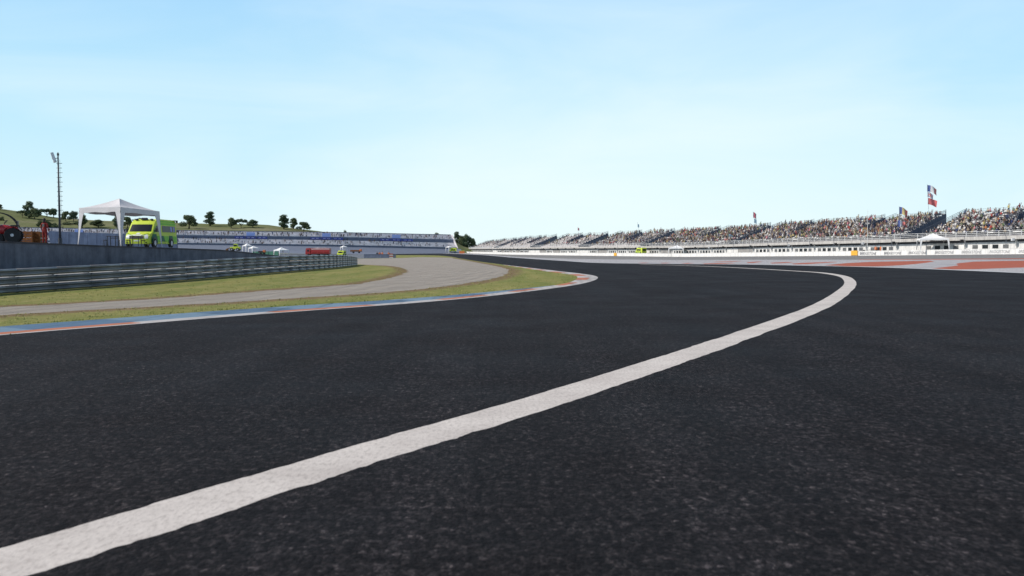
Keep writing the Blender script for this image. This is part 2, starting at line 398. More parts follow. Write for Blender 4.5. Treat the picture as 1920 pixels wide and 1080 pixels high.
# painted run-off on the outside
def ppoly(pts): return [P2(*p) for p in pts]
reds = [
 [(1745.5,503.2),(1775,500.5),(1797,497.6),(1792,495),(1797,493.5),(1825,490.6),(1880,489.2),(1960,488.2),(2200,488.5),(2300,512),(2050,506.5),(1960,502.5),(1920,501.5),(1870,503),(1836,504.6),(1790,505.3)],
 [(1545,497.4),(1589,493.2),(1630,491.2),(1660,490.4),(1744,488.8),(1752,490.2),(1738,492.5),(1718,495),(1690,497.3),(1645,499.6),(1590,499.2)],
 [(1483.5,494.4),(1510,492.6),(1567,490.8),(1570,491.4),(1545,493.2),(1515,495.2),(1490,495.6)],
 [(1444,492.6),(1479,491.2),(1489,491.8),(1466,493.6),(1447,494)],
 [(1400,491.8),(1424,490.3),(1430,490.8),(1412,493),(1402,493.2)],
 [(1318,494),(1345,493.2),(1372,492.9),(1380,493.5),(1350,494.8),(1320,495)],
 [(1276,493.6),(1292,493),(1302,493.4),(1288,494.5)],[(1236,493.2),(1250,492.7),(1258,493.1),(1244,494)],[(1196,492.8),(1210,492.3),(1218,492.7),(1204,493.5)],
 [(1610,486.2),(1760,485.6),(1920,484.4),(2200,483),(2200,484.6),(1920,485.8),(1760,486.9),(1610,487)],
 [(1336,490.8),(1376,489.6),(1392,489.7),(1380,490.6),(1350,491.4)],
]
for r_ in reds: regions.append(('painted_runoff', 'red_paint', ppoly(r_)))
E = pl([(735,474.6),(800,475),(870,476.5),(940,481),(1000,485.5),(1060,489.3),(1140,493.3),(1260,494.8),(1400,496),(1520,498.2),(1640,501),(1750,504.8),(1920,512),(2250,527),(2900,556)], 8)
Ep = Path(E)
sw = min(range(len(Ep.s)), key=lambda i: (Ep.p[i]-P2(870,476.5)).length); sw = Ep.s[sw]
regions.append(('runoff_border', 'white_paint', strip_poly(Ep, sw, Ep.L, zero, lambda s: interp([sw, Ep.L*.7, Ep.L], [1.2, .8, .8], s), 4)))
# kerbs: red/white blocks and blue blocks as one object each
def segs(a, b, cuts): 
    xs = [a] + [c for c in cuts if a < c < b] + [b]; return list(zip(xs, xs[1:]))
def Ks(x, y): return K.s[min(range(len(K.s)), key=lambda i: (K.p[i]-P2(x,y)).length)]
cuts = [Ks(270,606.5), Ks(530,586), Ks(712,573), Ks(840,562.5), Ks(933,553), Ks(985,547), Ks(1030,541.5), Ks(1070,535.5)]
left_cuts = [cuts[0] - 4.2*i for i in range(8, 0, -1)]
after = [cuts[-1] + 3.2*i for i in range(1, 60)]
allc = left_cuts + cuts + after
regions.append(('kerb_white', 'kerb_white', strip_poly(K, 0.5, sE, zero, w1)))
for i, (a, b) in enumerate(segs(.5, sE, allc)):
    j = i - len(left_cuts)
    # block ending at cuts[0] (x 0..270) is orange
    mk = 'kerb_orange' if j % 2 != 0 else 'kerb_white'
    regions.append(('kerb_orange' if mk == 'kerb_orange' else 'kerb_white', mk, strip_poly(K, a, b, w1, w2)))
bl = 0.5; i = 0
while bl < sB - 2.3:
    e2 = min(bl + 2.1, sB - 2.2); regions.append(('kerb_blue' if i % 2 else 'kerb_pale_blue', 'kerb_blue' if i % 2 else 'kerb_lightblue', strip_poly(K, bl, e2, w2, w3, .5))); bl = e2; i += 1
gb = random.Random(5)
def rough(pts, amp, step):
    p = Path(pts); n = int(p.L/step); return [p.off(p.L*i/n, gb.uniform(-amp, amp)*min(1, p.pos(p.L*i/n).y/30)) for i in range(n+1)]
Bedge = pl([(-700,628),(-300,597),(0,576),(109,571),(255,562.5),(364,555.5),(547,541.5),(660,533.2),(700,528),(730,521.5),(752,515.5),(763,509.5),(760,504.8),(746,500.6),(720,497.9),(690,496.6)], 8)
Bpoly = rough(Bedge, .16, .6) + [P2(672,495.5), Vector((-17.5,84)), Vector((-18.5,60)), Vector((-18.5,35)), Vector((-21,15)), Vector((-20,12))]
regions.append(('grass_verge', 'grass', Bpoly))
Gin = pl([(-700,664),(-300,622),(0,591),(109,584.5),(255,576.5),(474,564),(660,552.2),(764,544.2),(842,535.3),(894,528),(933,520),(952,512),(954,505.6),(934,500),(894,492.3),(850,484.6),(838,483),(790,482.2),(738,484)], 8)
Gpoly = rough(Gin, .14, .7) + [P2(700,485), P2(640,485.2), Vector((-70,150)), Vector((-17.8,86)), Vector((-17.5,60)), Vector((-17.5,34)), Vector((-19,20))]
regions.append(('gravel_trap', 'gravel', Gpoly))
inf = [K.off(K.L*i/700, 0) for i in range(701)] + [P2(735,484), P2(700,485), P2(640,485.3), Vector((-72,152)), Vector((-17.9,86.5)), Vector((-17.6,60)), Vector((-17.6,34)), Vector((-19.2,20)), Vector((-22,8))]
regions.append(('grass_verge', 'grass', inf))
trk = [p for p in K.p] + E + [Vector((60,-40)), Vector((-60,-40)), Vector((-40,4))]
regions.append(('race_track', 'track', trk))
# apron, grey strip, far lanes
Wc = [(118,95),(109,135),(98,170),(82,205),(70,240),(56,290),(38,345),(14,415),(-4,480),(-22,590),(-42,760)]
W = Path(catmull([Vector(p) for p in Wc], n=12))      # wall line, near -> far
mid = pl([(2900,494),(2300,489),(1920,486.6),(1640,487),(1400,487.1),(1140,486.4),(1000,483),(930,479),(880,475.2)], 8)
ap = E + [p for p in mid[:1]] + mid[1:]
regions.append(('runoff_apron', 'apron', E[::-1] and (mid + [Vector((-200,800)), *E])))
regions.append(('service_strip', 'strip', [W.off(W.L*i/60, 6) for i in range(61)] + [Vector((-200, 800))] + mid[::-1] + [Vector((60,-38)), Vector((110,-30))]))
regions.append(('service_lane', 'farlane', [P2(600,474.5), P2(735,474.4), P2(735,483.8), P2(640,485), Vector((-72,152)), Vector((-130,170)), Vector((-240, 420))]))
regions.append(('concrete_yard', 'concrete_ground', [Vector((-17.7,87)), Vector((-71,151)), Vector((-140,170)), Vector((-60,60)), Vector((-45,-20)), Vector((-21,0)), Vector((-17.7,34))]))

def build_ground():
    verts = []; edges = []
    key = {}
    def addv(p):
        k = (round(p[0], 3), round(p[1], 3))
        if k not in key: key[k] = len(verts); verts.append(Vector(k))
        return key[k]
    for name, mk, poly in regions:
        ids = [addv(p) for p in poly]
        for a, b in zip(ids, ids[1:] + ids[:1]):
            if a != b: edges.append((a, b))
    # rings near grass edges for the dirt margin
    for poly in (Bedge, Gin):
        p = Path(poly); n = int(p.L/1.1)
        for i in range(n+1):
            for o in (-1.4, -.5, .5, 1.4): addv(p.off(p.L*i/n, o))
    ys = list(range(-40, 60, 12)) + list(range(60, 301, 12)) + [340, 400, 500, 650, 850, 1200, 2000, 4000, 9000]
    for y in ys:
        if y < 60:
            for x in range(-120, 121, 12): addv((x + .37, y + .21))
        else:
            t = -1.3
            while t < 1.3: addv((t*y, y)); t += .06
    for c_ in ((-12000,-60),(12000,-60),(-12000,9000),(12000,9000),(-300,-60),(300,-60)): addv(c_)
    ov, oe, of, _, _, _ = delaunay_2d_cdt(verts, edges, [], 0, 1e-4)
    boxes = [(min(p[0] for p in q), max(p[0] for p in q), min(p[1] for p in q), max(p[1] for p in q)) for _, _, q in regions]
    def inside(q, x, y):
        c = False; j = len(q)-1
        for i in range(len(q)):
            yi, yj = q[i][1], q[j][1]
            if (yi > y) != (yj > y) and x < (q[j][0]-q[i][0])*(y-yi)/(yj-yi)+q[i][0]: c = not c
            j = i
        return c
    out = {}
    edgepts = [Vector((p.x, p.y)) for p in Bedge + Gin]
    ep = [Path(Bedge), Path(Gin)]
    from mathutils.kdtree import KDTree
    dens = []
    for p in ep:
        n = int(p.L/.25); dens += [p.pos(p.L*i/n) for i in range(n+1)]
    kd = KDTree(len(dens))
    for i, p in enumerate(dens): kd.insert((p.x, p.y, 0), i)
    kd.balance()
    for f in of:
        cx = sum(ov[i].x for i in f)/3; cy = sum(ov[i].y for i in f)/3
        hit = ('ground', 'land')
        for (n_, mk, q), bx in zip(regions, boxes):
            if bx[0] <= cx <= bx[1] and bx[2] <= cy <= bx[3] and inside(q, cx, cy): hit = (n_, mk); break
        out.setdefault(hit, []).append(f)
    for (n_, mk), fs in out.items():
        idx = {}; vs = []; nf = []
        for f in fs:
            t = []
            for i in f:
                if i not in idx:
                    idx[i] = len(vs); vs.append((ov[i].x, ov[i].y, T(ov[i].x, ov[i].y)))
                t.append(idx[i])
            a, b, c = (Vector(vs[i]) for i in t)
            if (b-a).cross(c-a).z < 0: t.reverse()
            nf.append(t)
        me = bpy.data.meshes.new(n_); me.from_pydata(vs, [], nf); me.materials.append(M[mk])
        if mk == 'grass':
            at_ = me.attributes.new('edge', 'FLOAT', 'POINT')
            at_.data.foreach_set('value', [min(3.0, kd.find((v[0], v[1], 0))[2]) for v in vs])
        me.update(); o = bpy.data.objects.new(n_, me); C.objects.link(o); o['kind'] = 'structure'
build_ground()
def tufts():
    rg_ = random.Random(17); mb = MB(); grassy = [q for n_, mk, q in regions if mk == 'grass']; others = [q for n_, mk, q in regions if mk != 'grass' and mk not in ('track',)]
    def ins(q, x, y):
        c = False; j = len(q)-1
        for i in range(len(q)):
            yi, yj = q[i][1], q[j][1]
            if (yi > y) != (yj > y) and x < (q[j][0]-q[i][0])*(y-yi)/(yj-yi)+q[i][0]: c = not c
            j = i
        return c
    def put(x, y, h):
        for k in range(4):
            a = rg_.uniform(0, 6.28); w_ = rg_.uniform(.012,.022); dx, dy = math.cos(a), math.sin(a); ox, oy = rg_.uniform(-.07,.07), rg_.uniform(-.07,.07); z = T(x, y)
            l = rg_.uniform(-.5,.5)*h; hh = h*rg_.uniform(.6,1.1)
            mb.add([(x+ox-dx*w_, y+oy-dy*w_, z-.005), (x+ox+dx*w_, y+oy+dy*w_, z-.005), (x+ox+l*dy, y+oy-l*dx, z+hh)], [(0,1,2)])
    # ragged fringe along the verge edges, and thinner cover inside
    for pts, side in ((Bedge, 1), (Gin, -1)):
        p = Path(pts); n = int(p.L/.045)
        for i in range(n):
            q = p.off(p.L*i/n, 0)
            if q.y < 10 or q.y > 75 or rg_.random() < .45: continue
            o = abs(rg_.gauss(0, .35)) * (-side) - .02*side; q = p.off(p.L*i/n, o); (put(q.x, q.y, rg_.uniform(.015,.035)) if rg_.random() < .22 else None)
    for i in range(int(K.L/.05)):
        s_ = i*.05; q = K.off(s_, -(w3(s_)) - abs(rg_.gauss(0,.3)) - .01)
        if 12 < q.y < 62 and rg_.random() < .4 and s_ < sE: put(q.x, q.y, rg_.uniform(.015,.035))
    cnt = 0; bb = [q for q in grassy]
    while cnt < 2500:
        y = 14 + 50*rg_.random()**1.3; x = rg_.uniform(-.62, .1)*y
        if x < -17.5 + .02*y: continue
        if any(ins(q, x, y) for q in bb) and not ins(Gpoly, x, y) or ins(Bpoly, x, y):
            if any(ins(q, x, y) for q in kerbq): cnt += 1; continue
            put(x, y, rg_.uniform(.015,.035)); cnt += 1
        else: cnt += .2
    o = mb.build('grass', M['blades']); tag(o, 'short grass blades growing on the verges beside the kerb and gravel', 'grass', kind='stuff')
kerbq = [strip_poly(K, .5, sE, zero, w3)]
tufts()

# ------------------------------------------------------------------ guard rail
def rail_profile():                   # W-beam section (out, up), height .31
    return [(0,0),(.05,.03),(.075,.06),(.05,.1),(.01,.135),(.01,.175),(.05,.21),(.075,.25),(.05,.28),(0,.31)]
def guard_rail():
    base = [( -900,640,.8),(-400,585,.8),(0,551,.8),(182,538.3,.86),(328,527.2,.9),(474,514.7,1.0),(560,508,1.04),(620,503,1.05),(650,499.5,.98),(668,496.8,.8)]
    pts = catmull([Vector((P(x,y).x, P(x,y).y, h)) for x, y, h in base], n=14)
    path = Path([(p.x, p.y) for p in pts]); hs = [p.z for p in pts]
    t = empty('guard_rail', (pts[28].x, pts[28].y, 0), 0, 'long dark triple-rail steel guard rail curving beside the grass on the left', 'guard rail')
    o = t.location
    def hh(s): i = path._i(s); return lerp(hs[i], hs[i+1], (s-path.s[i])/(path.s[i+1]-path.s[i]))
    seg = 2.0; n = int(path.L/seg)
    for lev in range(3):
        mb = MB()
        for j in range(n):
            rows = []
            for k in (0, .5, 1.0):
                s = min(path.L, (j + k) * seg + (.06 if k == 1 else 0)); p = path.off(s, .12 if j % 2 else .126); tn = path.tan(s); rt = Vector((tn.y, -tn.x))
                H = hh(s); z0 = H*(.02 + .345*lev); f = H*.297/.31
                row = []
                for (u, v) in rail_profile():
                    row.append(Vector((p.x + rt.x*u - o.x, p.y + rt.y*u - o.y, T(p.x, p.y) + z0 + v*f)))
                rows.append(row)
            mb.sheet(rows)
        r_ = mb.build('rail', M['galv'], t, smooth=True); r_.data.materials[0] = M['railsteel']
        so = r_.modifiers.new('thickness', 'SOLIDIFY'); so.thickness = .012; so.offset = -1
    for j in range(0, n+1):
        s = min(path.L, j*seg); p = path.off(s, .0); tn = path.tan(s); H = hh(s)
        if s < path.L*.1: continue
        mb = MB(); Mx = Matrix.Translation((p.x-o.x, p.y-o.y, T(p.x,p.y))) @ Matrix.Rotation(math.atan2(tn.y, tn.x), 4, 'Z')
        mb.box((-.06,-.06,0),(.06,.1,H*.97), M=Mx)
        if len([c for c in t.children if c.name.startswith('post')]) < 98: mb.build('post', M['galv'], t)
guard_rail()
base_ = catmull([P2(x,y) for x, y in [(-900,640),(-400,585),(0,551),(182,538.3),(328,527.2),(474,514.7),(560,508),(620,503)]], n=8); bp_ = Path(base_)
mb = MB(); rows = []
for i in range(50):
    s = bp_.L*i/49; f = min(1, (bp_.L-s)/12); rows.append([Vector((*bp_.off(s, -o), -.02 + z*f)) for o, z in ((.5,0),(1.2,.08),(3,.3),(4.6,.44),(8.5,.46),(12,.3))])
mb.sheet(rows[::-1]); o = mb.build('added_pale_bank', M['concrete_ground']); o['kind'] = 'structure'  # pale bank added to put bright strips behind the rail slots

# ------------------------------------------------------------------ retaining wall + raised platform
wl = [(-33.5,14,2.25),(-31.5,30,2.15),(-28.9,50,1.99),(-27.7,59,1.80),(-25.8,68,1.62),(-24.7,75,1.49),(-24.2,80,1.30),(-23.6,88,.93),(-23.3,93,.75)]
WY = [w[1] for w in wl]; WX = [w[0] for w in wl]; WZ = [w[2] for w in wl]
def plat(X, Y): return interp(WY, WZ, Y) - .04 + .03*max(0, interp(WY, WX, Y) - X - .35)
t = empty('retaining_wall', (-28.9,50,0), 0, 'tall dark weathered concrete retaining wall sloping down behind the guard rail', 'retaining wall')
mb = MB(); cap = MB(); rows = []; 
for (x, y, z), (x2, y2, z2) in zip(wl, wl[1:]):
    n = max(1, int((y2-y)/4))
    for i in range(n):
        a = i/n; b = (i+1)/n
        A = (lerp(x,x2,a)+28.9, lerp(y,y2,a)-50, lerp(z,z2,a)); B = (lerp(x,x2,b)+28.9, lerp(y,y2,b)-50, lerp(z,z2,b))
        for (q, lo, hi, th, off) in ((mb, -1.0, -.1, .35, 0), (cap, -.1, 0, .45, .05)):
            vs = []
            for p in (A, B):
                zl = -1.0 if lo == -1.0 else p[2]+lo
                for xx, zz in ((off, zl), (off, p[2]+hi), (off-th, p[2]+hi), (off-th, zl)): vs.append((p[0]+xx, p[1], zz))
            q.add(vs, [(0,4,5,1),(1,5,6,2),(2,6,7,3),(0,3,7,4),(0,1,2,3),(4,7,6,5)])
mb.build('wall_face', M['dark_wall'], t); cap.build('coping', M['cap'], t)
mb = MB(); rows = []
for i in range(30):
    Y = lerp(14, 93, i/29); wx = interp(WY, WX, Y)
    rows.append([Vector((wx-.36-d, Y, plat(wx-.36-d, Y)-.02)) for d in (0,2,4,8,14,25,60)])
rows.append([Vector((v.x, v.y+.01, -.5)) for v in rows[-1]])
mb.sheet(rows); o = mb.build('raised_yard', M['farlane']); o['kind'] = 'structure'

# blue grey wall behind the raised yard
Yb = 118
a0, a1 = at(88, 434, Yb), at(331, 443, Yb+6)
t = empty('boundary_wall', (a0.x, a0.y, T(a0.x,a0.y)), 0, 'broad blue-grey concrete wall behind the tent and the lamp mast', 'wall')
mb = MB(); o_ = t.location
b0 = Vector((at(99, 456, Yb).x, Yb, -.3)); zt0 = at(90,433,Yb).z; zt1 = at(331,443,Yb+6).z; x1 = at(331,443,Yb+6).x; x0 = at(91,433,Yb).x
n = 14; fr = []; bk = []
for i in range(n+1):
    k = i/n; X = lerp(x0, x1, k); Y = lerp(Yb, Yb+6, k); z = lerp(zt0, zt1, k)
    fr.append((X, Y, z)); bk.append((X, Y+.4, z))
vs = []; 
for i in range(n+1):
    X, Y, z = fr[i]; xb = max(X, b0.x) if i == 0 else X
    vs += [(xb-o_.x, Y-o_.y, -.6-o_.z), (X-o_.x, Y-o_.y, z-o_.z), (X-o_.x, Y+.4-o_.y, z-o_.z), (xb-o_.x, Y+.4-o_.y, -.6-o_.z)]
fs = [(0,1,2,3)]
for i in range(n):
    a = i*4; fs += [(a,a+4,a+5,a+1),(a+1,a+5,a+6,a+2),(a+2,a+6,a+7,a+3)]
mb.add(vs, fs); mb.build('wall_face', M['bluewall'], t)
mb = MB()
for i in range(1, n):
    X, Y, z = fr[i]; mb.box((X-o_.x-.1, Y-o_.y-.05, -.5-o_.z), (X-o_.x+.1, Y-o_.y-.01, z-o_.z-.15))
mb.build('pilaster', M['bluewall'], t)
bsl = MB()

# ------------------------------------------------------------------ tents
def gazebo(name, corners, base, apex, label, cat='canopy tent', group=None, mat='canvas', legw=.22, val=.32):
    """corners: four eave corners in order; base: ground z under each"""
    c = sum((Vector(p) for p in corners), Vector())/4; o = Vector((c.x, c.y, min(base)))
    t = empty(name, o, 0, label, cat, group)
    cs = [Vector(p) - o for p in corners]; ap = Vector(apex) - o
    mb = MB(); n = 8                   # sagging pyramid roof
    for i in range(4):
        a, b = cs[i], cs[(i+1)%4]; rows = []
        for r in range(n+1):
            k = r/n; kk = k**1.0
            p0 = a.lerp(ap, kk); p1 = b.lerp(ap, kk); zz = lerp(lerp(a.z,b.z,.5), ap.z, k**1.35) - lerp(lerp(a.z,b.z,.5), ap.z, k)
            rows.append([p0.lerp(p1, q/4) + Vector((0,0,zz*1.0 - .1*math.sin(math.pi*q/4)*math.sin(math.pi*k))) for q in range(5)])
        mb.sheet(rows)
    mb.build('canopy', M[mat], t, smooth=True)
    mb = MB()
    for i in range(4):
        a, b = cs[i], cs[(i+1)%4]; m_ = 10
        nrm = (b-a).cross(Vector((0,0,1))).normalized()
        top = [a.lerp(b, q/m_) for q in range(m_+1)]
        rows = [[p + nrm*0.0 for p in top], [p + nrm*(.02*math.sin(q*1.9)) - Vector((0,0,val*.5)) for q, p in enumerate(top)], [p + nrm*(.03*math.sin(q*2.7)) - Vector((0,0,val + .03*math.sin(q*math.pi/2.5))) for q, p in enumerate(top)]]
        mb.sheet(rows)
    mb.build('valance', M[mat], t, smooth=True)
    cc = sum(cs, Vector())/4
    for i in range(4):                 # cloth-wrapped legs tapering to the ground
        p = cs[i]; g = Vector((p.x, p.y, base[i]-o.z)); mb = MB()
        d1 = (cs[(i+1)%4]-p); d1.z = 0; d1.normalize(); d2 = (cs[(i-1)%4]-p); d2.z = 0; d2.normalize(); out = -(d1+d2)*.07
        for dd in (d1, d2):
            rows = []
            for k in range(7):
                f = k/6; z = lerp(p.z-val*.85, g.z, f); w = lerp(legw*2.0, .05, min(1, f*1.0)**.7) ; oo = out*f*1.6
                rows.append([Vector((p.x, p.y, z)) + oo, Vector((p.x, p.y, z)) + dd*w + oo])
            mb.sheet(rows)
        mb.tube([Vector((p.x,p.y,p.z-.02)) - (out*.35), Vector((g.x,g.y,g.z)) + out*1.3], .025, 6, 1)
        mb.build('leg', [M[mat], M['galv']], t, smooth=True)
    return t
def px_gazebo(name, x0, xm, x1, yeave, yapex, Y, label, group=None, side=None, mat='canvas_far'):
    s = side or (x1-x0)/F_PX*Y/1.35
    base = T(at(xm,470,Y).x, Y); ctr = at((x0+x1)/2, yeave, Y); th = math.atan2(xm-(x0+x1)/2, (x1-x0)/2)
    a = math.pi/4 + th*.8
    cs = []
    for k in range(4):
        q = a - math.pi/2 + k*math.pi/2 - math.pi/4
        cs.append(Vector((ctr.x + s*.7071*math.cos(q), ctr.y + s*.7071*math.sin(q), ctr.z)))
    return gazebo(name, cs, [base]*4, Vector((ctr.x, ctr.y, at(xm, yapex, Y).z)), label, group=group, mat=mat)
fr_, rg, lf = Vector((-28.6,65,4.62)), Vector((-27.2,68.7,4.45)), Vector((-32.3,66.4,4.62))
bkc = rg + lf - fr_; bkc.z = 4.5
gazebo('gazebo', [fr_, rg, bkc, lf], [plat(p.x, p.y) for p in (fr_, rg, bkc, lf)], Vector((-29.75,67.5,5.38)), 'large white pop-up gazebo on the raised yard in front of the green ambulance', legw=.24, val=.36)
G1 = 'white pop-up gazebos around the circuit'
px_gazebo('gazebo', 455, 464, 472, 460.2, 456.2, 420, 'tiny white gazebo above a twin tent, just right of the yellow-green loader', G1)
px_gazebo('gazebo', 466, 476, 485, 464.6, 461.2, 400, 'small white gazebo standing beside the green netting', G1)
px_gazebo('gazebo', 514, 528, 541, 468.5, 463.5, 330, 'white gazebo between the green netting and the red truck', G1)
px_gazebo('gazebo', 638, 644, 651, 462.8, 460.2, 520, 'small white gazebo right above the little yellow-green van in the infield', G1)
px_gazebo('gazebo', 836, 842, 849, 463.3, 461, 640, 'tiny white gazebo at the far right foot of the distant grandstand', G1)
px_gazebo('gazebo', 588, 596, 604, 467, 463.8, 560, 'white gazebo peak just showing behind the red truck', G1)

# ------------------------------------------------------------------ tables and stools
def table():
    t = empty('folding_table', (0,0,0), 0, 'x', 'table', 'tables set out under the big gazebo')
    MB().box((-.34,-.3,.71),(.34,.3,.75)).build('tabletop', M['wood'], t, bevel=.005)
    for sx in (-1,1):
        for sy in (-1,1): MB().box((sx*.3-.02,sy*.26-.02,0),(sx*.3+.02,sy*.26+.02,.71)).build('leg', M['black'], t)
    MB().bar((-.3,.26,.6),(.3,.26,.6),.03,.05).build('stretcher', M['black'], t)
    return t
def stool():
    t = empty('stool', (0,0,0), 0, 'x', 'stool', 'stools beside the tables')
    MB().lathe([(.15,.4),(.16,.41),(.16,.44),(.14,.45)], 12).build('seat', M['wood'], t)
    for sx in (-1,1):
        for sy in (-1,1): MB().bar((sx*.13,sy*.13,0),(sx*.1,sy*.1,.41),.025,.025).build('leg', M['black'], t)
    return t
tb, st_ = table(), stool()
def onplat(x, Y): X = at(x, 460, Y).x; return Vector((X, Y, plat(X, Y)))
lift = Vector((0,0,.12))
tb.location = onplat(212, 66.5)+lift*.5; tb['label'] = 'small dark table left of the front leg of the big gazebo'
dup(tb, onplat(254.5, 64.2)+lift*.6, .05, label='small dark table in front of the ambulance grille')
st_.location = onplat(198, 66.3)+lift*.5; st_['label'] = 'dark low stool left of the table under the gazebo, leftmost of the stools'
dup(st_, onplat(226, 66.3)+lift*.5, .2, label='dark low stool by the front leg of the big gazebo')
dup(st_, onplat(241, 64.4)+lift*.6, .1, label='dark low stool in front of the ambulance headlight, left of the right table')
dup(st_, onplat(268.5, 64.4)+lift*.6, .4, label='dark low stool right of the table in front of the ambulance, rightmost stool')

# ------------------------------------------------------------------ lamp mast
mp = onplat(113, 62); top = at(107.5, 286, 62)
t = empty('lamp_mast', mp, 0, 'tall dark climbing-peg mast with a white floodlight pair at its top', 'lamp mast')
H = top.z - mp.z
MB().tube([(0,0,0),(0,0,H*.5),(0,0,H)], [.085,.065,.045], 10).build('pole', M['pole'], t, smooth=True)
MB().tube([(0,0,0),(0,0,.5)], [.15,.13], 8).build('base_sleeve', M['pole'], t)
for k in range(14):
    z = H - .75 - k*.325
    mb = MB(); mb.bar((-.12,0,z),(.27 if k%2==0 else .24,0,z),.03,.03); mb.build('climbing_peg', M['pole'], t)
mb = MB(); mb.bar((0,0,H-.38),(-.3,0,H-.42),.04,.04); mb.build('lamp_arm', M['pole'], t)
for (dx, dz, s) in ((-.36, -.22, .42), (-.25, -.52, .3)):
    mb = MB(); Mx = Matrix.Translation((dx,0,H+dz)) @ Matrix.Rotation(math.radians(-18), 4, 'Y') @ Matrix.Rotation(.5, 4, 'Z')
    mb.box((-.1,-.16,-s/2),(.1,.16,s/2), tap=.9, M=Mx); mb.build('floodlight', M['lampwhite'], t, bevel=.01)
mb = MB(); mb.box((-.05,-.05,0),(.06,.05,.14), M=Matrix.Translation((0,0,H-.2))); mb.build('bracket', M['black'], t)
mb = MB(); mb.tube([(.13,.02,.2),(.13,.02,H*.5),(.11,.02,H-.5)], .008, 4); mb.build('cable', M['black'], t)

